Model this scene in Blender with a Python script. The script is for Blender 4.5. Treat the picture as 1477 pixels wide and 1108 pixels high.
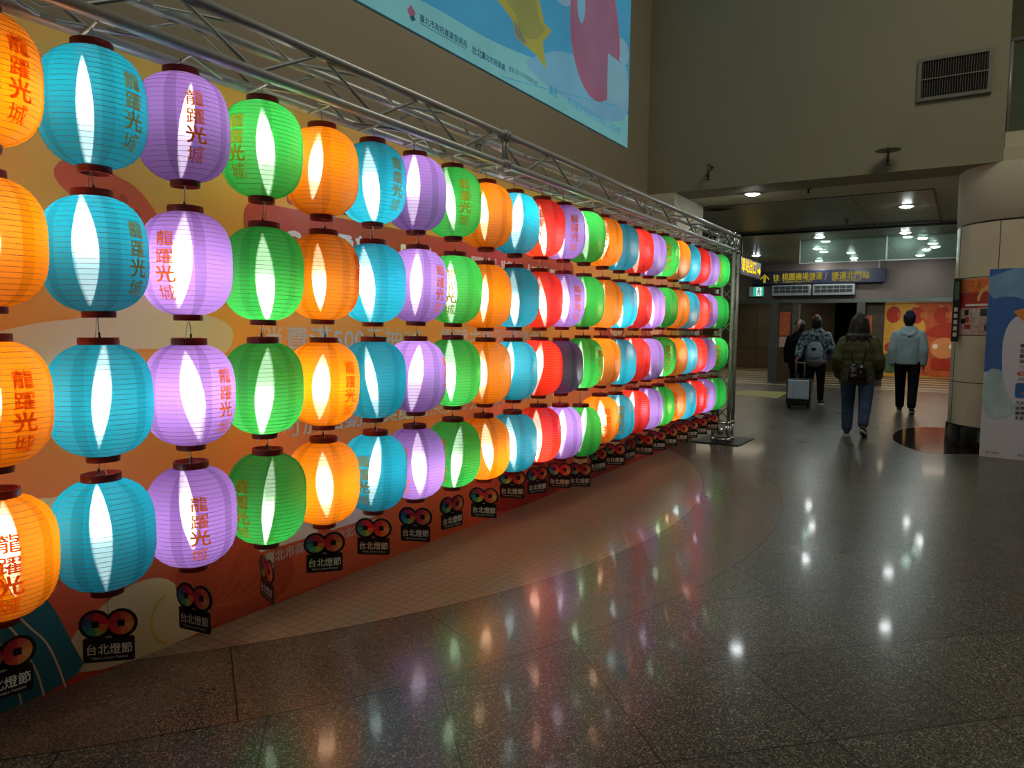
import bpy, bmesh, math, random
from mathutils import Vector, Matrix, noise
random.seed(7)
for o in list(bpy.data.objects): bpy.data.objects.remove(o)
SC = bpy.context.scene; COL = SC.collection
PI = math.pi; R = math.radians
# ------------------------------------------------------------------ camera, world, lights, exposure
FPX, PITCH, ROLL, YAW, CAMH = 1044.3, R(-4.21), R(.652), R(32.04), 1.35
fw = Vector((math.cos(YAW)*math.cos(PITCH), math.sin(YAW)*math.cos(PITCH), math.sin(PITCH)))
rt = Vector((math.sin(YAW), -math.cos(YAW), 0)); up = rt.cross(fw)
rt, up = math.cos(ROLL)*rt+math.sin(ROLL)*up, -math.sin(ROLL)*rt+math.cos(ROLL)*up
cam = bpy.data.cameras.new('camera'); cam.sensor_width = 36; cam.lens = FPX*36/1477; cam.clip_end = 200; cam.clip_start = .05
camo = bpy.data.objects.new('camera', cam); COL.objects.link(camo); SC.camera = camo
camo.matrix_world = Matrix((rt, up, -fw)).transposed().to_4x4(); camo.location = (0, 0, CAMH)
W = bpy.data.worlds.new('world'); SC.world = W; W.use_nodes = True
W.node_tree.nodes['Background'].inputs[0].default_value = (.62, .60, .50, 1)
W.node_tree.nodes['Background'].inputs[1].default_value = .062
def area_light(name, loc, size, power, col, size_y=None):
    d = bpy.data.lights.new(name, 'AREA'); d.energy = power; d.color = col; d.size = size
    if size_y: d.shape = 'RECTANGLE'; d.size_y = size_y
    o = bpy.data.objects.new(name, d); COL.objects.link(o); o.location = loc; return o
area_light('hall_fill_light', (4.5, -1.5, 8.6), 5, 235, (1, .93, .72), 3)  # unseen area light added overhead to fill the hall
area_light('corridor_fill_light', (15.6, 1.5, 3.25), 9, 40, (.80, .95, .92), 7)  # broad fill added over the corridor, besides its downlights
area_light('passage_fill_light', (24.4, 1.4, 2.7), 2.4, 90, (1, .86, .62), 2.4)  # unseen fill added behind the lintel to brighten the mural
area_light('passage_fill_light', (25.5, 7.0, 2.7), 2.4, 60, (1, .86, .62), 2.4)  # second unseen fill, added to lift the tile wall
SC.view_settings.view_transform = 'Standard'; SC.view_settings.look = 'None'
SC.view_settings.exposure = 0.0; SC.view_settings.gamma = 1; SC.view_settings.use_curve_mapping = False
SC.cycles.max_bounces = 8; SC.cycles.diffuse_bounces = 3; SC.cycles.glossy_bounces = 4
SC.cycles.transmission_bounces = 6; SC.cycles.transparent_max_bounces = 40
SC.cycles.sample_clamp_indirect = 4; SC.cycles.caustics_reflective = False; SC.cycles.caustics_refractive = False
# ------------------------------------------------------------------ materials
def lin(h):
    c = [int(h[i:i+2], 16)/255 for i in (0, 2, 4)]
    return tuple(x/12.92 if x <= .04045 else ((x+.055)/1.055)**2.4 for x in c)+(1,)
class N:                                                   # tiny node helper
    def __init__(s, name):
        s.m = bpy.data.materials.new(name); s.m.use_nodes = True; s.t = s.m.node_tree; s.t.nodes.clear()
        s.out = s.t.nodes.new('ShaderNodeOutputMaterial')
    def n(s, typ, ins=None, **kw):
        x = s.t.nodes.new('ShaderNode'+typ)
        for k, v in kw.items(): setattr(x, k, v)
        for k, v in (ins or {}).items(): s.put(x.inputs[k], v)
        return x
    def put(s, sock, v):
        if isinstance(v, bpy.types.NodeSocket): s.t.links.new(v, sock)
        elif isinstance(v, bpy.types.Node): s.t.links.new(v.outputs[0], sock)
        else: sock.default_value = v
    def math(s, op, a, b=0.0, c=None):
        ins = {0: a, 1: b}
        if c is not None: ins[2] = c
        return s.n('Math', ins, operation=op).outputs[0]
    def mix(s, f, a, b, typ='MIX'):
        x = s.n('Mix', data_type='RGBA', blend_type=typ); s.put(x.inputs[0], f); s.put(x.inputs[6], a); s.put(x.inputs[7], b); return x.outputs[2]
    def ramp(s, f, stops, mode='LINEAR'):
        x = s.n('ValToRGB', {0: f}); x.color_ramp.interpolation = mode; e = x.color_ramp.elements
        while len(e) < len(stops): e.new(.5)
        for i, (p, c) in enumerate(stops): e[i].position = p; e[i].color = c
        return x.outputs[0]
    def end(s, sh): s.put(s.out.inputs[0], sh); return s.m
MATS = {}
def mat(name, col, rough=.6, metal=0., spec=.5, var=.12, scale=6., emit=0., ecol=None, coat=0.):
    if name in MATS: return MATS[name]
    g = N(name); c = lin(col) if isinstance(col, str) else col
    tc = g.n('TexCoord'); nz = g.n('TexNoise', {'Vector': tc.outputs['Object'], 'Scale': scale, 'Detail': 4.})
    lo = tuple(x*(1-var) for x in c[:3])+(1,); hi = tuple(min(1, x*(1+var)) for x in c[:3])+(1,)
    colr = g.ramp(nz.outputs['Fac'], [(.3, lo), (.7, hi)])
    p = g.n('BsdfPrincipled', {'Base Color': colr, 'Roughness': rough, 'Metallic': metal, 'Specular IOR Level': spec, 'Coat Weight': coat})
    if emit: g.put(p.inputs['Emission Color'], lin(ecol) if ecol else colr); p.inputs['Emission Strength'].default_value = emit
    MATS[name] = g.end(p); return MATS[name]
# lantern cloth: translucent fabric with darker double-layer gores, part of the light comes straight through the weave
LCOL = {'blue': (.004, .42, .60), 'purple': (.48, .25, .80), 'green': (.035, .56, .085), 'orange': (1, .29, .002), 'red': (.92, .035, .012)}
def lantern_cloth(k):
    g = N('lantern_cloth_'+k); c = LCOL[k]
    tc = g.n('TexCoord'); s = g.n('SeparateXYZ', {0: tc.outputs['Object']})
    ang = g.math('ARCTAN2', s.outputs[1], s.outputs[0])
    fr = g.math('FRACT', g.math('MULTIPLY', g.math('ADD', ang, PI), 5/(2*PI)))
    band = g.math('LESS_THAN', fr, .2)
    half = g.math('MULTIPLY', g.math('GREATER_THAN', fr, .62), .35)
    cc = c+(1,); dk = tuple(x*.66 for x in c)+(1,); pale = tuple(x*.9+.06 for x in c)+(1,)
    base = g.mix(band, g.mix(half, cc, pale), dk)
    nz = g.n('TexNoise', {'Vector': tc.outputs['Object'], 'Scale': 30., 'Detail': 3.})
    base = g.mix(g.math('MULTIPLY', nz.outputs['Fac'], .16), base, dk)
    tr = g.n('BsdfTranslucent', {'Color': g.mix(1., base, (.8, .8, .8, 1), 'MULTIPLY')}); df = g.n('BsdfDiffuse', {'Color': base})
    gl = g.n('BsdfGlossy', {'Color': (.6, .6, .6, 1), 'Roughness': .4})
    tint = g.mix(.38, (1, 1, 1, 1), cc)
    tp = g.n('BsdfTransparent', {'Color': tint})
    rf = g.n('BsdfRefraction', {'Color': g.mix(.55, (1, 1, 1, 1), cc), 'Roughness': .22, 'IOR': 1.12})
    m1 = g.n('MixShader', {0: .3, 1: tr, 2: df}); m2 = g.n('MixShader', {0: .012, 1: m1, 2: gl})
    m3 = g.n('MixShader', {0: g.math('SUBTRACT', .21, g.math('MULTIPLY', band, .08)), 1: m2, 2: rf})
    return g.end(g.n('MixShader', {0: .18, 1: m3, 2: tp}))
CLOTH = {k: lantern_cloth(k) for k in LCOL}
def bulb_mat(name, strength, col):  # hot middle and faint tails of the light streak are put into the emission
    g = N(name); tc = g.n('TexCoord'); s = g.n('SeparateXYZ', {0: tc.outputs['Object']})
    oi = g.n('ObjectInfo').outputs['Random']; sh = g.math('MULTIPLY', g.math('SUBTRACT', g.math('FRACT', g.math('MULTIPLY', oi, 7.3)), .5), .20)
    d = g.math('DIVIDE', g.math('SUBTRACT', s.outputs[2], sh), .06)
    k = g.math('ADD', g.math('MULTIPLY', g.math('POWER', 2.718, g.math('MULTIPLY', g.math('MULTIPLY', d, d), -1.)), 1.), .06)
    rnd = g.math('ADD', g.math('MULTIPLY', g.n('ObjectInfo').outputs['Random'], .5), .75)
    return g.end(g.n('Emission', {0: col, 1: g.math('MULTIPLY', g.math('MULTIPLY', k, rnd), strength)}))
BULB = bulb_mat('bulb_streak_glow', 46., (1, .95, .86, 1))
BULBW = bulb_mat('bulb_streak_warm_glow', 60., (1, .9, .66, 1))
def print_mat(name, col):
    g = N(name); nz = g.n('TexNoise', {'Scale': 40.}); c = lin(col)
    b = g.ramp(nz.outputs['Fac'], [(.3, tuple(x*.8 for x in c[:3])+(1,)), (.7, c)])
    m = g.n('MixShader', {0: .85, 1: g.n('BsdfDiffuse', {0: b}), 2: g.n('BsdfTranslucent', {0: b})})
    return g.end(g.n('MixShader', {0: .04, 1: m, 2: g.n('BsdfTransparent', {0: c})}))
INK = {'blue': print_mat('ink_brown', 'd08a3a'), 'purple': print_mat('ink_orange_brown', 'e07a28'), 'green': print_mat('ink_orange', 'ffa030'), 'orange': print_mat('ink_dark_orange', 'd85a12'), 'red': print_mat('ink_gold', 'd8801c')}
CAPM = mat('lantern_cap_dark_red', '7a1c18', .35, var=.1)
BLACKM = mat('black_plastic', '121113', .4)
WIRE = mat('thin_grey_wire', '8c8478', .4, .6)
RIB = mat('lantern_rib_wire', '4a4440', .5)
CABLE = mat('white_cable', 'c8c4ba', .5)
ALU = mat('aluminium_tube', 'bcbec0', .36, .25, var=.06, scale=20)
ALUD = mat('aluminium_weld', '9fa1a3', .42, .25, var=.06)
CHROME = mat('chrome_corner', 'c8ccd0', .22, .8, var=.04)
STEEL = mat('stainless_steel_band', '9aa09c', .22, .95, var=.05)
IRON = mat('black_steel_plate', '1c1e20', .45, .4)
WALLM = mat('painted_wall_warm_grey', 'a89f8b', .75, var=.03, scale=1.2, spec=.2)
WALLB = mat('painted_wall_olive_grey', '8f8b74', .75, var=.03, scale=1., spec=.2)
CREAM = mat('painted_cream', 'd3cbb2', .7, var=.03, scale=1.2)
PINKW = mat('painted_dusty_pink_wall', '70625b', .6, var=.04, scale=1.)
MEZZ = mat('mezzanine_dark_wall', '8f8d72', .8, var=.08)
WHITE = mat('printed_white', 'e6e2d8', .5, var=.02)
PAPER = mat('card_grey_white', 'b9b4aa', .6, var=.02)
SKIN = mat('skin', 'b98a70', .5, var=.05, scale=20)
HAIR = mat('black_hair', '100d0c', .5, var=.3, scale=60)
# ------------------------------------------------------------------ mesh builder
class MB:
    def __init__(s): s.v = []; s.f = []; s.m = []; s.mats = []; s.sm = []
    def mi(s, m):
        if m not in s.mats: s.mats.append(m)
        return s.mats.index(m)
    def add(s, v, f, m, smooth=False):
        b = len(s.v); s.v += [tuple(p) for p in v]; k = s.mi(m)
        for q in f: s.f.append([b+i for i in q]); s.m.append(k); s.sm.append(smooth)
        return s
    def box(s, lo, hi, m, M=None, bev=0.):
        x0, y0, z0 = lo; x1, y1, z1 = hi
        if bev:
            b = bmesh.new(); bmesh.ops.create_cube(b, size=1)
            for q in b.verts: q.co = Vector(((x0+x1)/2+q.co.x*(x1-x0), (y0+y1)/2+q.co.y*(y1-y0), (z0+z1)/2+q.co.z*(z1-z0)))
            bmesh.ops.bevel(b, geom=b.edges[:], offset=bev, segments=2, affect='EDGES', profile=.6)
            b.verts.index_update(); v = [q.co.copy() for q in b.verts]; f = [[l.index for l in q.verts] for q in b.faces]; b.free()
        else:
            v = [Vector((x, y, z)) for z in (z0, z1) for y in (y0, y1) for x in (x0, x1)]
            f = [(0, 2, 3, 1), (4, 5, 7, 6), (0, 1, 5, 4), (2, 6, 7, 3), (0, 4, 6, 2), (1, 3, 7, 5)]
        if M: v = [M @ q for q in v]
        return s.add(v, f, m)
    def tube(s, pts, r, m, n=10, closed=False, caps=True):
        P = [Vector(p) for p in pts]; rr = r if isinstance(r, (list, tuple)) else [r]*len(P); v = []; f = []; L = len(P)
        ref = Vector((0, 0, 1))
        for i, p in enumerate(P):
            a = P[(i-1) % L] if closed or i else p; b = P[(i+1) % L] if closed or i < L-1 else p
            t = (b-a).normalized()
            if abs(t.dot(ref)) > .95 and i == 0: ref = Vector((1, 0, 0))
            x = (ref-t*ref.dot(t)).normalized(); y = t.cross(x); ref = x if not closed else ref
            v += [p+(x*math.cos(2*PI*k/n)+y*math.sin(2*PI*k/n))*rr[i] for k in range(n)]
        for i in range(L if closed else L-1):
            j = (i+1) % L
            for k in range(n): f.append((i*n+k, i*n+(k+1) % n, j*n+(k+1) % n, j*n+k))
        if caps and not closed: f += [tuple(range(n))[::-1], tuple((L-1)*n+k for k in range(n))]
        return s.add(v, f, m, True)
    def lathe(s, prof, m, n=32, loc=(0, 0, 0), smooth=True):
        v = []; f = []; l = Vector(loc)
        for r, z in prof: v += [l+Vector((r*math.cos(2*PI*k/n), r*math.sin(2*PI*k/n), z)) for k in range(n)]
        for i in range(len(prof)-1):
            for k in range(n): f.append((i*n+k, i*n+(k+1) % n, (i+1)*n+(k+1) % n, (i+1)*n+k))
        return s.add(v, f, m, smooth)
    def prism(s, poly, d0, d1, F, m):                       # poly in (u, v); F maps (u, v, d) to 3D
        n = len(poly); v = [F(a, b, d0) for a, b in poly]+[F(a, b, d1) for a, b in poly]
        return s.add(v, [tuple(range(n))[::-1], tuple(range(n, 2*n))]+[(i, (i+1) % n, n+(i+1) % n, n+i) for i in range(n)], m)
    def flat(s, poly, d, F, m): return s.add([F(a, b, d) for a, b in poly], [tuple(range(len(poly)))], m)
    def text(s, body, u, v, h, d, F, m, align='L', sx=1., bold=.0, gap=1., shear=0., sub=0., off=0.):
        vs, fs = glyphs(body, off, gap, sub/h if sub else 0.)
        if not vs: return s
        w = max(p[0] for p in vs); o = {'L': 0, 'C': -w/2, 'R': -w}[align]
        for i, (bx, by) in enumerate(((-bold, 0), (bold, 0), (0, -bold), (0, bold)) if bold else ((0, 0),)):
            s.add([F(u+(p[0]+bx+o+p[1]*shear)*h*sx, v+(p[1]+by)*h, d+.0001*i) for p in vs], fs, m)
        return s
    def obj(s, name, parent=None, loc=(0, 0, 0), rz=0.):
        me = bpy.data.meshes.new(name); me.from_pydata(s.v, [], s.f)
        for m in s.mats: me.materials.append(m)
        me.polygons.foreach_set('material_index', s.m); me.polygons.foreach_set('use_smooth', s.sm); me.update()
        return link(name, me, parent, loc, rz)
def link(name, data, parent=None, loc=(0, 0, 0), rz=0.):
    o = bpy.data.objects.new(name, data); COL.objects.link(o); o.location = loc; o.rotation_euler = (0, 0, rz)
    if parent: o.parent = parent
    return o
_G = {}
def glyphs(body, bold, gap, sub):
    k = (body, bold, gap, round(sub, 4))
    if k not in _G:
        c = bpy.data.curves.new('glyph', 'FONT'); c.body = body; c.size = 1; c.resolution_u = 3; c.offset = bold; c.space_character = gap
        o = bpy.data.objects.new('glyph', c); COL.objects.link(o)
        me = bpy.data.meshes.new_from_object(o.evaluated_get(bpy.context.evaluated_depsgraph_get()))
        b = bmesh.new(); b.from_mesh(me)
        if sub and b.verts:
            for ax in (0, 1):
                lo = min(q.co[ax] for q in b.verts); hi = max(q.co[ax] for q in b.verts); x = lo+sub
                while x < hi:
                    no = Vector((0, 0, 0)); no[ax] = 1; co = Vector((0, 0, 0)); co[ax] = x
                    bmesh.ops.bisect_plane(b, geom=b.verts[:]+b.edges[:]+b.faces[:], plane_co=co, plane_no=no); x += sub
        b.verts.index_update()
        _G[k] = ([(q.co.x, q.co.y) for q in b.verts], [[l.index for l in q.verts] for q in b.faces]); b.free()
        bpy.data.objects.remove(o); bpy.data.curves.remove(c); bpy.data.meshes.remove(me)
    return _G[k]
def thing(name, label, cat, loc=(0, 0, 0), rz=0., group=None):
    return tag(link(name, None, None, loc, rz), label, cat, group)
def tag(o, label, cat, group=None):
    o['label'] = label; o['category'] = cat
    if group: o['group'] = group
    return o
def struct(o): o['kind'] = 'structure'; return o
def ell(cx, cy, a, b, n=40, a0=0., a1=2*PI): return [(cx+a*math.cos(a0+(a1-a0)*i/n), cy+b*math.sin(a0+(a1-a0)*i/n)) for i in range(n if a1-a0 > 6.28 else n+1)]
def rrect(x0, y0, x1, y1, r, n=6):
    p = []
    for cx, cy, a in ((x1-r, y1-r, 0), (x0+r, y1-r, 1), (x0+r, y0+r, 2), (x1-r, y0+r, 3)):
        p += [(cx+r*math.cos((a+i/n)*PI/2), cy+r*math.sin((a+i/n)*PI/2)) for i in range(n+1)]
    return p
def smoothpoly(p, it=2):
    for _ in range(it):
        q = []
        for i in range(len(p)):
            a, b = p[i], p[(i+1) % len(p)]
            q += [(a[0]*.75+b[0]*.25, a[1]*.75+b[1]*.25), (a[0]*.25+b[0]*.75, a[1]*.25+b[1]*.75)]
        p = q
    return p
def curve(p, it=2):
    for _ in range(it):
        q = [p[0]]
        for a, b in zip(p, p[1:]): q += [(a[0]*.75+b[0]*.25, a[1]*.75+b[1]*.25), (a[0]*.25+b[0]*.75, a[1]*.25+b[1]*.75)]
        p = q+[p[-1]]
    return p
def stroke(pts, w):
    L = []; Rr = []
    for i, p in enumerate(pts):
        a = pts[max(0, i-1)]; b = pts[min(len(pts)-1, i+1)]; dx, dy = b[0]-a[0], b[1]-a[1]; l = math.hypot(dx, dy) or 1
        L.append((p[0]-dy/l*w/2, p[1]+dx/l*w/2)); Rr.append((p[0]+dy/l*w/2, p[1]-dx/l*w/2))
    return L+Rr[::-1]
# ------------------------------------------------------------------ the setting
def floor_mat():
    g = N('polished_granite_floor'); geo = g.n('NewGeometry'); s = g.n('SeparateXYZ', {0: geo.outputs['Position']}); x, y = s.outputs[0], s.outputs[1]
    dx = g.math('SUBTRACT', x, 4.77); dy = g.math('SUBTRACT', y, 6.76)
    r = g.math('SQRT', g.math('ADD', g.math('MULTIPLY', dx, dx), g.math('MULTIPLY', dy, dy)))
    def lines(v, period, off, w):
        q = g.math('ABSOLUTE', g.math('SUBTRACT', g.math('FRACT', g.math('DIVIDE', g.math('ADD', v, off+period/2), period)), .5))
        return g.math('LESS_THAN', q, w/period)
    mos = g.math('LESS_THAN', r, 5.074); ring = g.math('MULTIPLY', g.math('LESS_THAN', r, 5.705), g.math('GREATER_THAN', r, 5.074))
    d1 = g.math('MULTIPLY', g.math('SUBTRACT', y, x), .70711); d2 = g.math('MULTIPLY', g.math('ADD', y, x), .70711)
    grid = g.math('MAXIMUM', lines(d1, .618, .345, .003), lines(d2, .618, -2.02, .003))
    ang = g.math('MULTIPLY', g.math('ARCTAN2', dx, g.math('MULTIPLY', dy, -1.)), 180/PI)
    rj = g.math('LESS_THAN', g.math('ABSOLUTE', g.math('SUBTRACT', g.math('FRACT', g.math('DIVIDE', g.math('ADD', ang, 9.5), 10.)), .5)), .0028)
    mg = g.math('MAXIMUM', lines(x, .056, 0, .003), lines(y, .056, 0, .003))
    edge = g.math('MAXIMUM', g.math('LESS_THAN', g.math('ABSOLUTE', g.math('SUBTRACT', r, 5.074)), .0035), g.math('LESS_THAN', g.math('ABSOLUTE', g.math('SUBTRACT', r, 5.705)), .0035))
    out = g.math('SUBTRACT', 1., g.math('MAXIMUM', mos, ring))
    seam = g.math('MAXIMUM', g.math('MAXIMUM', g.math('MULTIPLY', grid, out), g.math('MULTIPLY', rj, ring)), g.math('MAXIMUM', g.math('MULTIPLY', g.math('MULTIPLY', mg, .45), mos), edge))
    vo = g.n('TexVoronoi', {'Vector': geo.outputs['Position'], 'Scale': 230.}); hs = g.n('SeparateColor', {0: vo.outputs['Color']})
    nz = g.n('TexNoise', {'Vector': geo.outputs['Position'], 'Scale': 1.6, 'Detail': 5.})
    gr = g.ramp(hs.outputs[0], [(0, lin('282622')), (.3, lin('3e3b35')), (.62, lin('625d53')), (.9, lin('989184'))], 'CONSTANT')
    br = g.ramp(hs.outputs[0], [(0, lin('352b22')), (.3, lin('4d4034')), (.62, lin('665545')), (.9, lin('826f5a'))], 'CONSTANT')
    ms = g.mix(g.math('MULTIPLY', nz.outputs['Fac'], .7), lin('8d7963'), lin('76634e'))
    c = g.mix(ring, g.mix(mos, gr, ms), br)
    cmb = g.n('CombineXYZ', {0: g.math('FLOOR', g.math('DIVIDE', g.math('ADD', d1, .345), .618)), 1: g.math('FLOOR', g.math('DIVIDE', g.math('ADD', d2, -2.02), .618))})
    wn = g.n('TexWhiteNoise', {0: cmb.outputs[0]})
    c = g.mix(g.math('MULTIPLY', g.math('MULTIPLY', wn.outputs[0], .38), out), c, lin('2b2824'))
    c = g.mix(g.math('MULTIPLY', seam, .95), c, lin('0c0b0a'))
    rough = g.math('ADD', g.math('ADD', .24, g.math('MULTIPLY', nz.outputs['Fac'], .10)), g.math('MULTIPLY', mos, .02))
    bump = g.n('Bump', {'Strength': .12, 'Distance': .002, 'Height': g.math('MULTIPLY', seam, -1.)})
    return g.end(g.n('BsdfPrincipled', {'Base Color': c, 'Roughness': rough, 'Specular IOR Level': .13, 'Coat Weight': g.math('ADD', .14, g.math('MULTIPLY', mos, .2)), 'Coat Roughness': .07, 'Normal': bump.outputs[0]}))
FL = floor_mat()
struct(MB().box((-6, -9, -.15), (20, 8.2, 0), FL).obj('floor'))
def stripe_mat():
    g = N('striped_passage_floor'); geo = g.n('NewGeometry'); s = g.n('SeparateXYZ', {0: geo.outputs['Position']})
    f = g.math('FRACT', g.math('DIVIDE', s.outputs[0], 1.1)); b = g.math('LESS_THAN', f, .42)
    nz = g.n('TexNoise', {'Vector': geo.outputs['Position'], 'Scale': 2.})
    c = g.mix(b, lin('2a261e'), lin('a0947a')); c = g.mix(g.math('MULTIPLY', nz.outputs['Fac'], .4), c, lin('5c5342'))
    return g.end(g.n('BsdfPrincipled', {'Base Color': c, 'Roughness': .35}))
struct(MB().box((20, -4, -.15), (32, 9, 0), stripe_mat()).obj('floor_passage'))
# dark polished inlay beside the column, yellow guide strip in the floor
inlay = smoothpoly([(9.5, .36), (10.25, .72), (11.1, .80), (11.85, .72), (12.3, .42), (12.4, -.1), (11.6, -.3), (9.9, -.3), (9.6, .1)], 1)
DK = mat('dark_polished_stone', '241d18', .1, var=.3, scale=5)
XY = lambda u, v, d: (u, v, d)
struct(MB().prism(inlay, 0, .002, XY, DK).obj('trim_floor_inlay'))
YEL = mat('yellow_guide_paving', '77721f', .5)
struct(MB().prism([(15.75, 3.3), (17.6, 3.45), (17.5, 4.3), (16.2, 4.6)], 0, .002, XY, YEL).obj('trim_guide_paving'))
YW = 4.0
struct(MB().box((-6, YW, 0), (10, YW+.25, 9), WALLM).obj('wall_left'))
m = MB(); m.box((10, -.252, 3.32), (10.6, YW, 9), WALLB); m.box((10, 3.585, 0), (11.3, YW+.25, 3.32), CREAM)
struct(m.obj('wall_back'))
struct(MB().box((-6, -9, 9), (16, YW+.25, 9.2), CREAM).obj('ceiling_hall'))
def ceil_mat():
    g = N('dark_metal_ceiling'); geo = g.n('NewGeometry'); s = g.n('SeparateXYZ', {0: geo.outputs['Position']})
    def ln(v, p, w): return g.math('LESS_THAN', g.math('FRACT', g.math('DIVIDE', v, p)), w/p)
    l = g.math('MAXIMUM', ln(s.outputs[0], .9, .02), ln(s.outputs[1], 1.5, .015))
    nz = g.n('TexNoise', {'Vector': geo.outputs['Position'], 'Scale': 1.})
    c = g.mix(l, g.mix(nz.outputs['Fac'], lin('93998c'), lin('a3a89a')), lin('3a3d33'))
    return g.end(g.n('BsdfPrincipled', {'Base Color': c, 'Roughness': .4}))
CEIL = ceil_mat()
m = MB(); m.box((10.6, -.252, 3.32), (11.4, 8.2, 3.6), CREAM); m.box((10.6, -6, 3.32), (14.7, -.252, 3.6), CREAM); m.box((11.4, -.252, 3.32), (14.7, .48, 3.6), CREAM)
m.box((11.4, .48, 3.325), (14.7, 8.2, 3.6), CEIL); m.box((14.7, -6, 3.29), (21, 8.2, 3.6), CEIL)
struct(m.obj('ceiling_corridor'))
m = MB(); m.box((14.66, -6, 3.26), (14.72, 8.2, 3.3), IRON); m.box((11.38, .46, 3.312), (14.66, .49, 3.325), IRON); m.box((11.38, .46, 3.312), (11.41, 8.2, 3.325), IRON)
struct(m.obj('trim_ceiling_joint'))
struct(MB().box((11.3, 8.0, 0), (21, 8.2, 3.3), CREAM).obj('wall_corridor_left'))
# mezzanine beyond the back wall: slab edge, dark wall, railing
struct(MB().box((10.9, -6, 3.6), (11.3, -.28, 3.85), CREAM).obj('trim_mezzanine_edge'))
struct(MB().box((14.2, -6, 3.6), (14.4, -.26, 9), MEZZ).obj('wall_mezzanine'))
rl = thing('railing', 'grey metal railing with glass panes on the upper level, right of the back wall', 'railing', (11.1, -.3, 3.85))
m = MB()
for k in range(5): m.tube([(0, -k*1.1, 0), (0, -k*1.1, 1.15)], .025, ALUD)
m.obj('baluster', rl); MB().tube([(0, .02, 1.15), (0, -5, 1.15)], .03, ALUD).obj('handrail', rl)
def glass_mat(name, col, mixf=.12):
    g = N(name); nz = g.n('TexNoise', {'Scale': 2.})
    tp = g.n('BsdfTransparent', {0: col}); gl = g.n('BsdfGlossy', {'Color': (.9, 1, .95, 1), 'Roughness': .04})
    f = g.math('MULTIPLY', g.math('ADD', g.n('Fresnel', {0: 1.5}).outputs[0], .04), g.math('ADD', g.math('MULTIPLY', nz.outputs['Fac'], .05), .9))
    a = g.n('MixShader', {0: f, 1: tp, 2: gl}); d = g.n('BsdfDiffuse', {0: lin('9fb8ae')})
    return g.end(g.n('MixShader', {0: mixf, 1: a, 2: d}))
GLASS = glass_mat('green_tinted_glass', (.72, .86, .80, 1))
MB().box((-.006, -5, .1), (.006, -.05, 1.05), GLASS).obj('glass_panel', rl)
# smoke curtain of glass hanging under the corridor ceiling
sg = thing('smoke_barrier', 'green tinted glass smoke barrier hanging below the corridor ceiling, joined by pale strips', 'glass barrier', (16, 1.4, 2.82))
for y0, y1 in ((-4.6, 0), (0.02, 1.6)): MB().box((-.005, y0, 0), (.005, y1, .47), GLASS).obj('glass_panel', sg)
STRIP = mat('pale_metal_strip', 'a9b2aa', .4, .5)
for a, b in (((-.01, -.005, 0), (.01, .025, .47)), ((-.012, -4.6, -.02), (.012, 1.62, .0)), ((-.01, 1.6, -.02), (.01, 1.62, .47))): MB().box(a, b, STRIP).obj('edge_strip', sg)
# far entry: lintel wall, steel band, posts
struct(MB().box((21, -4, 2.29), (21.3, 8.2, 3.29), PINKW).obj('wall_lintel'))
m = MB(); m.box((20.96, -4, 2.19), (21.3, 8.2, 2.29), STEEL); struct(m.obj('trim_steel_band'))
m = MB()
for y0, y1 in ((4.45, 4.68), (3.92, 4.08), (2.28, 2.48)): m.box((20.97, y0, 0), (21.2, y1, 2.19), mat('dark_grey_post', '54524d', .45, .3))
struct(m.obj('trim_door_posts'))
TILEB = N('brown_tile_panels'); _g = TILEB; geo = _g.n('TexCoord')
bk = _g.n('TexBrick', {'Vector': _g.n('CombineXYZ', {0: _g.n('SeparateXYZ', {0: geo.outputs['Object']}).outputs[1], 1: _g.n('SeparateXYZ', {0: geo.outputs['Object']}).outputs[2]}).outputs[0], 1: lin('54482f'), 2: lin('4a4029'), 3: lin('1a160e'), 'Scale': 1., 'Mortar Size': .012, 'Brick Width': 1.0, 'Row Height': .78}, offset=0.)
TILEB = _g.end(_g.n('BsdfPrincipled', {'Base Color': bk.outputs[0], 'Roughness': .35}))
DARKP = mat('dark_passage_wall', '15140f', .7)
BROWNP = mat('brown_door_panel', '453420', .5)
struct(MB().box((29.3, 4.2, 0), (29.5, 10, 2.8), TILEB).obj('wall_tile'))
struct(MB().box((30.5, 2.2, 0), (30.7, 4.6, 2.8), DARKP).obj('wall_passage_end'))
m = MB(); m.box((27, -1.5, 0), (27.2, 3.1, 2.8), BROWNP); struct(m.obj('wall_mural'))
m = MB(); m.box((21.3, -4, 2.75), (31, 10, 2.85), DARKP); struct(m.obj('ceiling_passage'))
struct(MB().box((22, -1.6, 0), (27, -1.5, 2.8), CREAM).obj('wall_passage_right'))
dr = struct(MB().box((21.03, 4.08, 0), (21.1, 4.45, 2.19), BROWNP).obj('door_1'))
POSTERO = mat('orange_poster', 'b0522a', .5, var=.35, scale=14); POSTERW = mat('pale_poster', 'b08c78', .5, var=.3, scale=20)
pst = tag(MB().box((21.015, 4.14, 1.30), (21.028, 4.42, 1.95), POSTERO).obj('poster'), 'orange notice poster, upper one on the brown door panel left of the passage', 'poster')
pst = tag(MB().box((21.015, 4.14, .98), (21.028, 4.42, 1.27), POSTERW).obj('poster'), 'pale notice, lower one on the brown door panel left of the passage', 'poster')
pst = tag(MB().box((21.13, 2.12, .95), (21.15, 2.27, 1.85), POSTERO).obj('poster'), 'narrow orange poster right of the dark passage, behind the woman', 'poster')
struct(MB().box((21.15, 1.84, 0), (21.2, 2.28, 2.19), BROWNP).obj('door_2'))
struct(MB().tube([(21.0, 4.12, .95), (20.95, 4.12, .95), (20.95, 4.12, 1.15), (21.0, 4.12, 1.15)], .012, ALU).obj('door_handle', dr))
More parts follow.
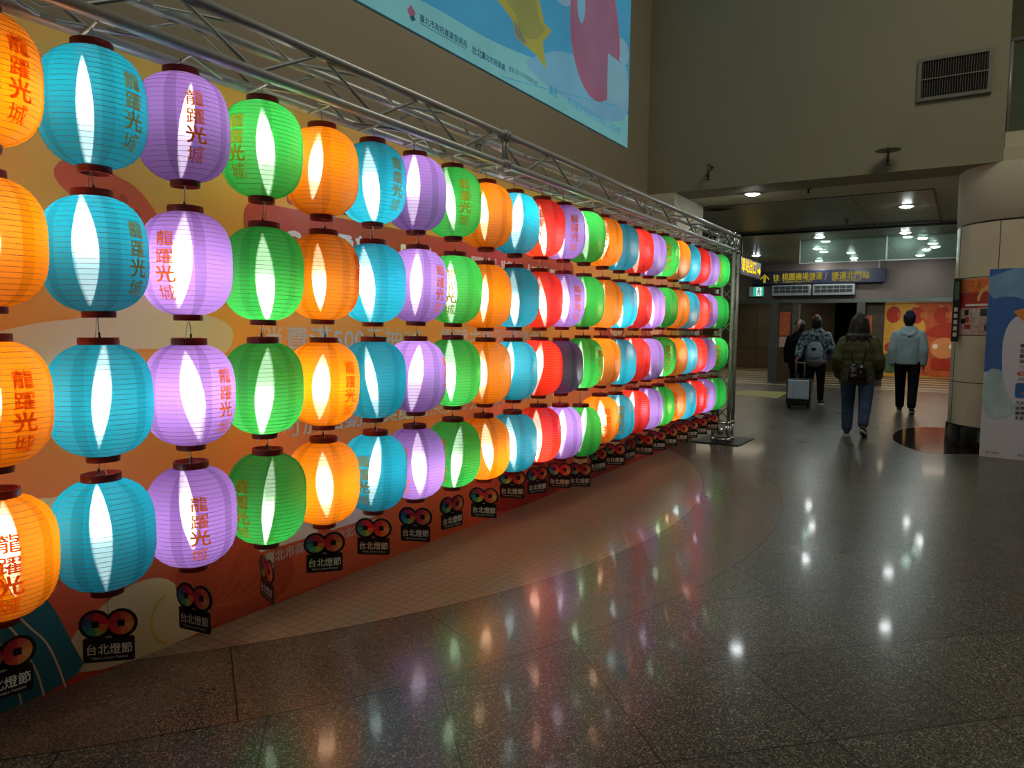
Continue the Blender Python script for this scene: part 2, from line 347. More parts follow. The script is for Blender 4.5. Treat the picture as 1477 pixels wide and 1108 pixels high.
# mural of the new-year market on the far wall
mu = thing('mural', 'yellow and orange festive mural with red lanterns on the far right wall', 'mural', (27, 1.4, 0))
F = lambda u, v, d: (-.01-d, u-1.4, v); m = MB()
MY = mat('mural_yellow', 'c89a3c', .6, var=.15, scale=3); MO = mat('mural_orange', 'b8552c', .6, var=.2, scale=4); MR = mat('mural_red', 'a8281a', .6, var=.1); MP = mat('mural_peach', 'cf8a5a', .6); MG = mat('mural_green', '3f5e48', .6)
m.prism([(-.6, .0), (2.34, .0), (2.34, 2.5), (-.6, 2.5)], 0, .02, F, MY)
m.flat(smoothpoly([(-.6, 2.5), (1.55, 2.5), (1.35, 2.1), (1.1, 1.6), (1.3, 1.1), (1.7, .7), (1.7, .02), (-.6, .02)], 2), .024, F, MO)
for cx, cz, a in ((2.08, 2.02, .21), (1.42, 2.0, .21), (.72, 2.0, .22)):
    m.flat(ell(cx, cz, a, .27), .030, F, MR); m.flat([(cx-.07, cz+.26), (cx+.07, cz+.26), (cx+.05, cz+.34), (cx-.05, cz+.34)], .031, F, MP)
    m.flat(stroke([(cx, 2.34), (cx, 2.5)], .02), .031, F, BROWNP); m.text('福', cx+.10, cz-.09, .22, .033, lambda u, v, d: F(2*cx-u, v, d), MP)
m.flat(stroke([(2.34, 2.36), (1.3, 2.40), (.3, 2.38)], .02), .028, F, BROWNP)
m.flat(smoothpoly([(1.2, 1.30), (1.1, 1.55), (.7, 1.75), (.2, 1.78), (-.1, 1.6), (-.2, 1.25)], 2), .032, F, MR)
m.flat(ell(.62, .95, .36, .34), .036, F, MP); m.flat(ell(.85, 1.0, .075, .08), .040, F, WHITE); m.flat(ell(.40, 1.0, .075, .08), .040, F, WHITE)
m.flat(rrect(.3, .25, .95, .62, .1), .040, F, MR); m.flat(rrect(1.95, .1, 2.3, .75, .1), .03, F, MG); m.flat(ell(2.15, .95, .15, .15), .034, F, MR)
for k in range(5): m.flat(stroke([(.9-.25*k, 2.46), (.6-.25*k, 2.25), (.5-.25*k, 2.15)], .015), .041, F, BROWNP)
m.obj('painted_panel', mu)
# ------------------------------------------------------------------ round stone column with posters
STONE = mat('cream_polished_stone', 'd0c4a8', .28, var=.07, scale=2.2)
cx, cy, cr = 10.64, -.54, .70
m = MB()
for z0, z1 in ((.28, .79), (.80, 1.35), (1.36, 2.03), (2.04, 2.66)): m.lathe([(cr, z0), (cr, z1)], STONE, 72)
m.lathe([(cr-.008, .28), (cr-.008, 2.676)], IRON, 72)
m.lathe([(cr-.012, 2.676), (cr+.012, 2.69), (cr+.012, 3.32)], CREAM, 72)
for a in (157, 202, 247, 110): m.tube([(cr*math.cos(R(a)), cr*math.sin(R(a)), .28), (cr*math.cos(R(a)), cr*math.sin(R(a)), 2.66)], .004, IRON, 6)
m.lathe([(cr+.02, 0), (cr+.02, .25), (cr, .28)], mat('black_stone_plinth', '14110f', .15), 72)
struct(m.obj('wall_column', None, (cx, cy, 0)))
CYL = lambda u, v, d: (cx+(cr+d)*math.cos(u/cr), cy+(cr+d)*math.sin(u/cr), v)
def arc(a0, a1, z0, z1, d, mt, mb, n=16):
    u = [cr*R(a0+(a1-a0)*i/n) for i in range(n+1)]
    return mb.add([CYL(x, z, d) for z in (z0, z1) for x in u], [(i, i+1, n+2+i, n+1+i) for i in range(n)], mt)
PR = mat('poster_red', 'b3301f', .4, var=.15, scale=12); PO = mat('poster_orange', 'd8742a', .4, var=.4, scale=26); PB = mat('poster_violet_blue', '3e3c9c', .4); PG = mat('poster_gold', 'd8b070', .4)
m = MB(); arc(111, 172, 1.68, 2.02, .004, PR, m); arc(111, 172, 1.86, 2.02, .0055, PO, m)
m.add([CYL(cr*R(150)+.13*math.cos(t)*r_, 1.76+.17*math.sin(t)*r_, .0072) for r_ in (1, .72) for t in [PI*i/14 for i in range(15)]], [(i, i+1, 16+i, 15+i) for i in range(14)], PG)
for i, ch in enumerate('大年初一'): m.text(ch, cr*R(123), 1.93-.055*i, .055, .0075, CYL, PB, sub=.03)
arc(126, 168, 1.70, 1.725, .0075, WHITE, m)
o = tag(m.obj('poster'), 'red and gold poster with violet characters, upper one on the round stone column', 'poster')
m = MB(); arc(111, 172, 1.37, 1.675, .004, mat('poster_pale_collage', 'c9a79a', .45, var=.3, scale=18), m)
random.seed(3)
for i in range(14):
    a = 114+random.random()*50; z = 1.40+random.random()*.2
    arc(a, a+4+random.random()*4, z, z+.03+random.random()*.06, .0055+i*.0001, random.choice((PR, POSTERW, BLACKM, PAPER)), m, 3)
tag(m.obj('poster'), 'pale pink collage poster, lower one on the round stone column', 'poster')
bs = thing('sign_box', 'narrow black upright sign on the left side of the round column', 'sign', (10.30, .09, 1.28))
MB().box((-.03, .0, 0), (.03, .075, .76), BLACKM, bev=.006).obj('case', bs)
F = lambda u, v, d: (-.032-d, u, v); m = MB()
for i in range(5): m.flat(rrect(.018, .06+i*.075, .057, .11+i*.075, .008), .001, F, PAPER)
m.flat(rrect(.015, .5, .06, .72, .015), .001, F, MG); m.obj('lettering', bs)
# ------------------------------------------------------------------ exhibition board at the right edge
bd = thing('display_board', 'tall white and blue printed display board standing in front of the round column', 'display board', (9.673, -.181, 0), math.atan2(-.412, -.08))
MB().box((0, -.0, .0), (.95, .04, 2.09), PAPER).obj('panel', bd)
BF = lambda u, v, d: (u, -.001-d, v)
BLU = mat('board_sky_blue', '6f9cc0', .5, var=.2, scale=4); BDB = mat('board_deep_blue', '2b5ea0', .5, var=.1); BW = mat('board_white', 'c4c4d2', .5, var=.02); BO = mat('board_orange', 'd8862c', .5); BG = mat('board_pale_green_blue', '9fb9bd', .5, var=.2, scale=5); TXT = mat('printed_dark_ink', '33333a', .6)
m = MB(); m.flat([(0, 0), (.95, 0), (.95, 2.09), (0, 2.09)], .000, BF, BW)
m.flat([(0, .95), (.95, .95), (.95, 2.09), (0, 2.09)], .001, BF, BDB)
m.flat(smoothpoly([(-.0, 1.75), (.2, 1.8), (.4, 1.72), (.7, 1.85), (.95, 1.8), (.95, 2.09), (0, 2.09)], 1), .002, BF, BLU)
m.flat(smoothpoly([(0, .42), (.3, .45), (.34, .7), (.2, .98), (0, 1.0)], 2), .002, BF, BG)
m.flat(smoothpoly([(.16, 1.0), (.16, 1.42), (.3, 1.62), (.7, 1.66), (.95, 1.6), (.95, .3), (.45, .42), (.22, .7)], 2), .003, BF, BW)
m.flat([(.24, 1.62), (.34, 1.66), (.34, 1.74), (.5, 1.72), (.62, 1.78), (.9, 1.72), (.9, 1.58), (.6, 1.56), (.33, 1.52)], .004, BF, BO)
for i, t in enumerate(('臺北商圈新年活動', '活動期間歡迎光臨', '臺北商圈店家消費', '滿額即可參加抽獎', '一起來')): m.text(t, .32, 1.235-.057*i, .045, .005, BF, TXT, bold=.012)
m.flat(rrect(.31, .925, .93, .968, .02), .005, BF, PR); m.text('活動期間即日起至二月', .33, .932, .034, .006, BF, WHITE)
m.text('活動地點商圈店家', .32, .873, .03, .005, BF, TXT)
m.flat(rrect(.3, .68, .93, .845, .03), .005, BF, BDB); m.flat(smoothpoly([(.34, .72), (.42, .77), (.5, .72)], 1), .006, BF, BO); m.flat(smoothpoly([(.52, .76), (.62, .82), (.75, .78), (.7, .72)], 1), .006, BF, PR)
for i, t in enumerate(('凡於商圈店家單筆', '消費滿500元即可', '獲得摸彩券一張', '多買多中歡迎參加')): m.text(t, .31, .61-.055*i, .044, .005, BF, TXT, bold=.012)
for i, t in enumerate(('臺北市政府', '臺北市商業處')): m.text(t, .06+.3*i, .045, .026, .005, BF, TXT)
m.flat(smoothpoly([(.55, .1), (.7, .2), (.95, .22), (.95, .1)], 1), .004, BF, BLU)
m.obj('printed_face', bd)
for u in (.1, .8): MB().box((u, .04, 0), (u+.04, .2, .03), IRON).obj('foot', bd)
# ------------------------------------------------------------------ projected picture on the left wall
def emat(name, col, st=.42):
    g = N(name); tc = g.n('TexCoord'); nz = g.n('TexNoise', {'Vector': tc.outputs['Object'], 'Scale': 1.3, 'Detail': 2.}); c = lin(col)
    b = g.ramp(nz.outputs['Fac'], [(.3, tuple(x*.9 for x in c[:3])+(1,)), (.7, tuple(min(1, x*1.1) for x in c[:3])+(1,))])
    return g.end(g.n('Emission', {0: b, 1: st}))
EB = emat('projected_blue', '58b4dc'); ET = emat('projected_teal', '8ed8da'); EL = emat('projected_light_blue', '86c4e0'); EY = emat('projected_yellow', 'b9b758'); EY2 = emat('projected_olive', 'a2a862'); ER = emat('projected_pink', 'a87a92'); ER2 = emat('projected_rose', 'b0748a'); ED = emat('projected_ink', '3c6c88'); ELT = emat('projected_haze', '94c6d8'); EGY = emat('projected_grey', '8f9a86'); EOR = emat('projected_orange', 'b07a6a')
sc = thing('projected_screen', 'large pale blue projected picture with a balloon on the upper left wall', 'projection', (5.4, YW, 3.8))
F = lambda u, v, d: (u-5.4, -.014-d, v-3.8); m = MB()
m.prism([(1.6, 3.8), (9.22, 3.815), (9.25, 8.1), (1.6, 8.1)], 0, -.004, F, EB)
m.flat([(1.6, 3.8), (9.22, 3.815)]+curve([(9.225, 4.25), (8.2, 4.1), (7.2, 4.26), (6.6, 4.18), (5.85, 4.1), (5.0, 4.1), (3.9, 4.0), (1.6, 4.1)]), .001, F, ET)
m.flat(smoothpoly([(6.3, 4.0), (9.22, 3.95), (9.22, 4.9), (8.9, 4.7), (7.4, 4.5), (7.0, 4.35)], 2), .002, F, EL)
for cx_, cz_, a in ((6.35, 4.62, .22), (7.3, 5.2, .3), (5.2, 4.9, .3), (9.0, 5.0, .2), (4.2, 5.0, .4)): m.flat(ell(cx_, cz_, a, a*.8), .0025, F, ELT)
m.flat([(5.3, 4.95), (5.6, 6.0), (6.9, 6.0), (6.81, 4.84), (6.93, 4.63), (7.09, 4.60), (6.90, 4.42), (6.99, 4.16), (6.76, 4.25), (6.52, 4.27), (6.35, 4.29), (6.30, 4.43), (6.02, 4.52)], .004, F, EY)
m.flat([(5.6, 5.0), (6.75, 5.6), (6.74, 4.83), (6.82, 4.62), (6.96, 4.57), (6.8, 4.42), (6.62, 4.36), (6.42, 4.36), (6.37, 4.50), (6.1, 4.6)], .005, F, EY2)
m.flat([(6.31, 4.44), (6.42, 4.40), (6.58, 4.30), (6.5, 4.28), (6.35, 4.30)], .006, F, EGY)
for p in ([(5.75, 4.95), (6.0, 4.75), (6.08, 4.60)], [(5.9, 5.05), (6.12, 4.82), (6.2, 4.62)]): m.flat(stroke(curve(p), .045), .006, F, EOR)
m.flat(smoothpoly([(7.52, 5.6), (7.5, 4.75), (7.66, 4.4), (7.95, 4.18), (8.3, 4.15), (8.65, 4.32), (8.88, 4.74), (8.9, 5.1), (8.75, 5.5), (8.5, 5.9), (7.9, 6.0)], 2), .006, F, ER2)
m.flat(smoothpoly([(7.6, 5.6), (7.6, 4.8), (7.75, 4.5), (8.0, 4.32), (8.3, 4.28), (8.55, 4.42), (8.75, 4.8), (8.75, 5.2), (8.5, 5.7), (7.9, 5.8)], 2), .007, F, ER)
m.flat(ell(7.78, 5.15, .1, .22), .008, F, EL); m.flat(rrect(8.53, 4.27, 9.12, 4.83, .01), .009, F, ELT)
m.flat([(4.74, 4.0), (4.80, 3.95), (4.75, 3.88), (4.69, 3.94)], .004, F, ER2); m.flat([(4.77, 3.93), (4.80, 3.90), (4.75, 3.87), (4.72, 3.90)], .005, F, ED)
m.text('臺北市政府產業發展局', 4.85, 3.915, .068, .004, F, ED, bold=.015)
m.flat(stroke([(4.85, 3.895), (5.5, 3.897)], .006), .004, F, ED)
m.text('台北', 5.6, 3.90, .085, .004, F, ED, bold=.02); m.text('臺北市商業處', 5.76, 3.905, .068, .004, F, ED, bold=.02)
m.text('台北', 6.23, 3.93, .06, .004, F, ED, bold=.015); m.text('臺北市商圈聯合會', 6.36, 3.94, .055, .004, F, ED)
m.flat(stroke([(6.1, 3.83), (7.05, 3.97), (9.22, 4.33)], .008), .003, F, EB)
m.text('廣告', 7.05, 3.94, .1, .004, F, EB, bold=.02); m.text('本活動詳情請依主辦單位公告為準', 7.48, 3.935, .1, .004, F, EB)
m.text('臺北', 3.7, 3.9, .1, .004, F, EB)
m.obj('projected_image', sc)
# ------------------------------------------------------------------ back wall grille, sprinklers, soffit fittings
gx, gy0, gy1, gz0, gz1 = 9.99, -.10, .64, 4.10, 4.595
vg = thing('air_grille', 'rectangular dark slatted air grille high on the back wall', 'vent', (gx, (gy0+gy1)/2, gz0))
hw = (gy1-gy0)/2; hh = gz1-gz0; FR = mat('grey_grille_frame', '6f6c66', .5, .3); SL = mat('grille_slat', '6c6960', .5, .3)
m = MB(); t = .04
for lo, hi in (((-.03, -hw, 0), (0, hw, t)), ((-.03, -hw, hh-t), (0, hw, hh)), ((-.03, -hw, t), (0, -hw+t, hh-t)), ((-.03, hw-t, t), (0, hw, hh-t))): m.box(lo, hi, FR)
m.obj('frame', vg); MB().box((-.005, -hw+t, t), (-.001, hw-t, hh-t), mat('grille_void', '0a0a09', .9)).obj('backing', vg)
MB().box((-.028, -hw+t, hh/2-.006), (-.02, hw-t, hh/2+.006), FR).obj('crossbar', vg)
sl = MB().box((-.024, -.0018, t), (-.006, .0018, hh-t), SL).obj('slat', vg)
for k in range(26):
    o = sl if k == 0 else sl.copy()
    if k: COL.objects.link(o); o.parent = vg
    o.location = (0, -hw+t+.012+k*(2*hw-2*t-.024)/25, 0)
BRASS = mat('sprinkler_brass', '7d6243', .4, .5); PLATE = mat('sprinkler_plate_green_grey', '74806c', .5, .4)
for y, z, disc, lab in ((.9, 3.54, 1, 'pendent sprinkler with a wide grey-green plate on the back wall near the vent'), (3.06, 3.58, 0, 'pendent sprinkler with a dark head at the left end of the back wall')):
    sp = thing('sprinkler', lab, 'sprinkler', (9.8, y, z))
    MB().tube([(.2, 0, .03), (0, 0, .03), (0, 0, -.10)], .016, BRASS).obj('stem', sp)
    if disc: MB().lathe([(.001, .012), (.06, .01), (.14, 0), (.14, -.004), (.001, -.004)], PLATE, 28).obj('heat_plate', sp)
    m = MB().lathe([(.001, -.10), (.014, -.10), (.022, -.115), (.022, -.135), (.012, -.14), (.012, -.165), (.03, -.17), (.03, -.176), (.001, -.176)], BLACKM, 16); m.obj('head', sp)
for i, (x, y, lab) in enumerate(((10.6, 1.92, 'small dark sprinkler under the cream soffit, right of the nearest downlight'), (13.75, 1.85, 'small dark sprinkler under the dark metal ceiling'))):
    sp = thing('sprinkler', lab, 'sprinkler', (x, y, 3.32)); MB().lathe([(.001, 0), (.05, 0), (.04, -.012), (.001, -.012)], BRASS, 16).obj('plate', sp)
    MB().lathe([(.001, -.012), (.012, -.012), (.012, -.05), (.025, -.055), (.025, -.06), (.001, -.06)], BLACKM, 12).obj('head', sp)
rv = thing('ceiling_vent', 'round dark ceiling vent in the soffit above the truss end', 'vent', (11.55, 3.42, 3.32))
MB().lathe([(.24, 0), (.25, -.012), (.2, -.02), (.19, -.006)], FR, 36).obj('ring', rv)
m = MB()
for r_ in (.19, .14, .09, .04): m.lathe([(r_, -.004), (r_-.035, -.014)], SL, 32)
m.obj('louvre', rv)
DLG = N('downlight_glow'); nz = DLG.n('TexNoise', {'Scale': 9.}); DLG = DLG.end(DLG.n('Emission', {0: (.93, 1, .98, 1), 1: DLG.math('ADD', DLG.math('MULTIPLY', nz.outputs['Fac'], 4.), 120.)}))
DL = [(10.59, 2.66, 'nearest downlight, in the cream soffit above the truss end'), (12.74, .88, 'downlight in the dark ceiling panel near the column'), (15.63, 2.59, 'bright downlight with a halo beyond the ceiling joint'), (17.70, 2.96, 'downlight behind the haloed one, left of a close pair'), (18.40, 2.94, 'downlight behind the haloed one, right of a close pair'), (18.89, 2.42, 'downlight in the middle row above the passage'), (20.3, 2.52, 'downlight in the middle row just in front of the lintel'), (15.67, 1.08, 'nearest downlight behind the glass smoke barrier'), (16.68, .84, 'second downlight behind the glass smoke barrier'), (17.71, .70, 'upper downlight of the close pair near the column'), (18.42, .68, 'lower downlight of the close pair near the column'), (20.2, 1.05, 'last downlight on the right before the lintel'), (18.60, 4.53, 'single downlight on the left above the hanging signs'), (20.6, 3.4, 'last downlight above the air curtains')]
dl0 = None
for x, y, lab in DL:
    z = 3.32 if x < 11.4 else (3.325 if x < 14.7 else 3.29)
    d = thing('downlight', 'round white '+lab, 'downlight', (x, y, z), group='ceiling downlights')
    if dl0 is None:
        dl0 = (MB().lathe([(.085, 0), (.125, 0), (.12, -.012), (.09, -.012), (.085, 0)], WHITE, 32).obj('rim', d), MB().lathe([(.0865, -.004), (.08, -.016), (.06, -.026), (.03, -.031), (.001, -.032)], DLG, 24).obj('lens', d))
    else:
        for c in dl0: o = c.copy(); COL.objects.link(o); o.parent = d
# ------------------------------------------------------------------ signs over the entry
NAVY = mat('navy_sign_board', '1c1f38', .35, var=.06); EYL = emat('sign_yellow_lit', 'e0c838', .42); EYH = emat('hanging_sign_yellow_lit', 'ffc81e', 1.5)
sgn = thing('direction_sign', 'long navy sign with a yellow arrow and characters above the entry', 'sign', (20.88, 3.48, 2.70))
MB().box((-.06, -1.66, 0), (.06, 1.66, .36), NAVY, bev=.01).obj('case', sgn)
F = lambda u, v, d: (-.062-d, -u, v); m = MB()
m.flat([(x-.1, y) for x, y in ((-1.36, .17), (-1.24, .29), (-1.12, .17), (-1.12, .12), (-1.205, .205), (-1.205, .05), (-1.275, .05), (-1.275, .205), (-1.36, .12))], .001, F, EYL); m.obj('arrow', sgn); m = MB()
m.text('往', -1.12, .12, .18, .001, F, EYL, bold=.015); m.text('桃園機場捷運', -.88, .12, .21, .001, F, EYL, bold=.015, sx=.82); MB().text('/', .20, .10, .25, .001, F, EYL).obj('slash_mark', sgn); m.obj('lettering', sgn); m = MB(); m.text('捷運北門站', .37, .12, .21, .001, F, EYL, bold=.015, sx=.87)
m.obj('lettering', sgn); m = MB(); 
for tx, u in (('To', -1.1), ('Taoyuan Airport MRT', -.86), ('MRT Beimen Station', .38)): MB().text(tx, u, .045, .085, .001, F, EYL).obj('caption', sgn)
MB().box((-.01, -1.5, .36), (.01, -1.47, .59), ALUD).box((-.01, 1.47, .36), (.01, 1.5, .59), ALUD).obj('hanger', sgn)
hs = thing('hanging_sign', 'black hanging sign with bright yellow lit characters beside the truss post', 'sign', (15.9, 4.0, 2.54))
MB().box((-.95, -.06, 0), (.75, .06, .36), BLACKM, bev=.01).obj('case', hs)
F = lambda u, v, d: (u, -.062-d, v); m = MB(); m.text('車站出口', -.88, .10, .3, .001, F, EYH, bold=.02); m.obj('lettering', hs); m = MB(); m.flat([(.44, .13), (.58, .13), (.58, .07), (.69, .17), (.58, .27), (.58, .21), (.44, .21)], .001, F, EYH); m.obj('arrow', hs)
MB().box((-.7, -.01, .36), (-.67, .01, .75), BLACKM).box((.5, -.01, .36), (.53, .01, .75), BLACKM).obj('hanger', hs)
ex = thing('exit_sign', 'glowing green and white exit sign with a running figure left of the air curtains', 'sign', (20.9, 5.04, 2.38))
MB().box((-.05, -.2, 0), (.05, .2, .27), mat('exit_sign_case', 'b8c4be', .4), bev=.008).obj('case', ex)
F = lambda u, v, d: (-.052-d, -u, v); EG = emat('exit_green_lit', '2fd0b0', .8); EW = emat('exit_white_lit', 'e0fff6', .95); m = MB()
m.flat([(-.08, .01), (.19, .01), (.19, .26), (-.08, .26)], .001, F, EG); m.flat([(0, .02), (.14, .02), (.14, .25), (0, .25)], .002, F, EW)
m.flat(ell(.075, .21, .02, .02, 16), .003, F, MG)
for pts in ([(.072, .185), (.068, .11)], [(.068, .115), (.10, .08), (.095, .035)], [(.068, .115), (.04, .07), (.015, .06)], [(.07, .17), (.105, .13), (.12, .145)], [(.07, .17), (.04, .145), (.045, .11)]): m.flat(stroke(pts, .018), .003, F, MG)
m.obj('pictogram', ex)
for y0, y1, lab in ((3.60, 4.60, 'left'), (2.53, 3.55, 'right')):
    a = thing('air_curtain', 'grey louvred air curtain unit above the dark passage, %s one of the two' % lab, 'air curtain', (20.86, (y0+y1)/2, 2.385), group='air curtains over the passage')
    w = (y1-y0)/2
    MB().box((-.12, -w, 0), (.13, w, .285), ALUD, bev=.012).obj('case', a)
    MB().box((-.125, -w+.04, .07), (-.119, w-.04, .25), mat('grille_shadow', '2c3230', .5)).obj('grille', a)
    m = MB().box((-.132, -w+.04, .155), (-.124, w-.04, .165), STRIP)
    for k in range(7): m.box((-.132, -w+.05+k*(2*w-.1)/6-.004, .07), (-.124, -w+.05+k*(2*w-.1)/6+.004, .25), STRIP)
    m.obj('louvre', a)
# ------------------------------------------------------------------ printed banner behind the lanterns
bn = thing('backdrop_banner', 'long orange printed banner wall standing behind the rows of lanterns', 'banner', (1.175, 2.795, 0), .0146)
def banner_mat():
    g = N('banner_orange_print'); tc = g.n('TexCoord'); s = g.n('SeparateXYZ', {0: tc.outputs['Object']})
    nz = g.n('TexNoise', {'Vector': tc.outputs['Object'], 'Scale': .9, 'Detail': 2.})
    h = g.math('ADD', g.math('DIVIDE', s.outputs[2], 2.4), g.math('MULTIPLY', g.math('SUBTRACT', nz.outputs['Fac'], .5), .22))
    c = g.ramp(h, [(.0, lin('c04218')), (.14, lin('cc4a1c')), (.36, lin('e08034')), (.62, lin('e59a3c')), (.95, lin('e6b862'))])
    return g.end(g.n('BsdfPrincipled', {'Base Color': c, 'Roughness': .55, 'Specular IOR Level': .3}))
BNM = banner_mat()
U0, U1, BH = -1.7, 7.8, 2.41
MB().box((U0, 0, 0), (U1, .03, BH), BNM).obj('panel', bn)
F = lambda u, v, d: (u, -.0012-d*.25, v); m = MB()
BC = mat('banner_cream', 'dcbf8c', .55, var=.05, scale=2); BRD = mat('banner_brick_red', 'b4452c', .55, var=.08, scale=2); BRL = mat('banner_coral_red', 'cf5a34', .55, var=.1, scale=2); BT = mat('banner_teal', '1f6468', .55, var=.2, scale=3); BGD = mat('banner_gold', 'd9a44e', .55); BDR = mat('banner_deep_red', 'a32a1a', .55, var=.1); BPK = mat('banner_peach', 'e39a64', .55, var=.05)
m.flat(smoothpoly([(U0, 0), (U0, .5), (-.9, .62), (-.3, .55), (.25, .5), (.6, .42), (1.1, .36), (2.2, .42), (3.2, .3), (4.4, .36), (6, .3), (U1, .4), (U1, 0)], 2), .001, F, BRL)
# cloud swirls, ribbon and waves at the left
m.flat(smoothpoly([(.0, 1.02), (.15, 1.22), (.46, 1.27), (.77, 1.24), (.9, 1.22), (.95, 1.34), (.84, 1.4), (.62, 1.42), (.52, 1.5), (.5, 1.62), (.46, 1.78), (.38, 1.7), (.4, 1.45), (.3, 1.38), (.1, 1.36), (-.1, 1.3), (-.2, 1.1)], 2), .002, F, BC)
m.flat(smoothpoly([(.3, 2.0), (.4, 1.93), (.5, 1.9), (.6, 1.78), (.62, 1.66), (.54, 1.62), (.46, 1.72), (.3, 1.78), (.15, 1.9)], 2), .003, F, BRL)
for k in range(3): m.flat(ell(.44+.05*k, 1.84-.05*k, .018, .02, 16), .004, F, BRD)
m.flat(smoothpoly([(.0, .62), (.12, .74), (.3, .7), (.42, .62), (.3, .56), (.1, .54)], 2), .003, F, BC)
m.flat(smoothpoly([(-.4, .0), (-.3, .35), (-.08, .46), (.06, .42), (.13, .33), (.19, .17), (.26, 0)], 2), .004, F, BT)
for k in range(4): m.flat(stroke(curve([(-.06+.075*k, 0), (-.07+.07*k, .10), (-.12+.075*k, .2), (-.10+.05*k, .30-.01*k), (-.2+.06*k, .38), (-.3+.05*k, .3)]), .007), .005, F, BC)
m.flat(smoothpoly([(.2, .0), (.17, .16), (.26, .24), (.42, .32), (.58, .31), (.66, .2), (.74, .06), (.8, .0)], 2), .003, F, BC)
m.flat(smoothpoly([(.60, .3), (.66, .12), (.82, .0), (1.15, .0), (1.3, .12), (1.2, .3), (1.0, .42), (.75, .42)], 2), .0045, F, BRD)
for k in range(6): m.flat(stroke(curve([(.72, .1), (.82+.05*k, .13-.012*k), (.92+.07*k, .3-.04*k)]), .005), .005, F, BRL)
m.flat(ell(.72, .12, .07, .09), .0055, F, BGD); m.flat(stroke(ell(.58, .12, .07, .1, 20, PI*.5, PI*1.5), .012), .005, F, BGD)
m.flat(stroke(ell(.1, .56, .12, .16, 20, 0, PI), .02), .0042, F, BC)
# title panel and rows of lettering
m.flat(rrect(1.0, 1.62, 4.36, 1.93, .07), .004, F, BRD)
for u, w in ((1.25, .09), (1.58, .16), (2.05, .18), (2.62, .12)): m.flat(rrect(u, 1.95, u+w, 2.0, .02), .004, F, BRD)
m.text('3C、電競、服飾，加碼抽獎券好禮同歡', 1.12, 1.69, .19, .006, F, WHITE, bold=.03, sx=.97)
m.text('消費滿500元抽3C、電競主機及購物金！', 1.06, 1.245, .135, .006, F, PAPER, bold=.012, sx=1.2)
m.text('即可於活動贈獎處兌換摸彩券一張，多買多中！', 1.04, .825, .14, .006, F, PAPER, bold=.012, sx=1.05)
for u0, u1 in ((1.06, 1.43), (1.52, 1.88)): m.flat(rrect(u0, .28, u1, .66, .01), .006, F, WHITE)
m.text('臺北市商業處', 1.09, .215, .062, .006, F, PAPER, bold=.02); m.text('台北市商圈', 1.57, .215, .062, .006, F, PAPER, bold=.02)
# art further along
for u in (3.1, 4.6, 6.2): m.flat(smoothpoly([(u, 0), (u+.1, .16), (u+.5, .2), (u+.9, .42), (u+1.25, .2), (u+1.2, 0)], 2), .003, F, BDR)
for u, v in ((3.95, .42), (4.35, .3), (5.1, .36), (6.3, .3)): m.flat(smoothpoly([(u, v), (u+.12, v+.22), (u+.22, v+.02), (u+.4, v-.16), (u+.12, v-.12)], 2), .0045, F, BC)
for u, v, a in ((5.2, 1.36, .3), (6.3, 1.36, .35), (7.0, .86, .3), (5.7, .9, .25)): m.flat(ell(u, v, a, .12), .003, F, BRD); m.flat(ell(u+.1, v, a*.5, .05), .004, F, BC)
m.flat(smoothpoly([(5.9, 1.72), (6.2, 1.95), (7.0, 1.9), (7.7, 1.7), (7.1, 1.62)], 2), .003, F, BPK)
m.flat(rrect(7.2, .02, 7.78, 2.3, .05), .002, F, mat('banner_grey_edge', '8d7a68', .6, var=.25, scale=3))
m.obj('printed_artwork', bn)
# ------------------------------------------------------------------ aluminium box truss, tower and foot
YF, YB, ZU, ZL, X0, X1 = 2.42, 2.61, 2.526, 2.352, .39, 8.84
tr = thing('lighting_truss', 'aluminium box truss frame with corner block, tower and floor plate holding the lanterns', 'truss', (0, 0, 0))
for y, z in ((YF, ZU), (YB, ZU), (YF, ZL), (YB, ZL)): MB().tube([(X0, y, z), (X1, y, z)], .0215, ALU, 14).obj('chord', tr)
def zigzag(a, b, x0, x1, n, r=.0075):                       # a, b: (y, z) of the two chords
    return [(x0+(x1-x0)*i/n, *(a if i % 2 == 0 else b)) for i in range(n+1)]
def web(pts, name='web_bracing', r=.0085): return MB().tube(pts, r, ALUD, 8).obj(name, tr)
web(zigzag((YF, ZL), (YF, ZU), .58, 8.74, 24)); web(zigzag((YB, ZL), (YB, ZU), .75, 8.57, 23))
web(zigzag((YF, ZU), (YB, ZU), .58, 8.74, 24)); web(zigzag((YB, ZL), (YF, ZL), .58, 8.74, 24))
m = MB()
for x in (3.74, 3.775):
    for a, b in (((YF, ZL), (YF, ZU)), ((YB, ZL), (YB, ZU)), ((YF, ZU), (YB, ZU)), ((YF, ZL), (YB, ZL))): m.tube([(x, *a), (x, *b)], .010, ALU, 8)
    for y, z in ((YF, ZU), (YB, ZU), (YF, ZL), (YB, ZL)): m.tube([(x-.02, y, z), (x+.02, y, z)], .031, ALUD, 14)
m.obj('splice_coupler', tr)
XA, XB = 8.86, 9.05
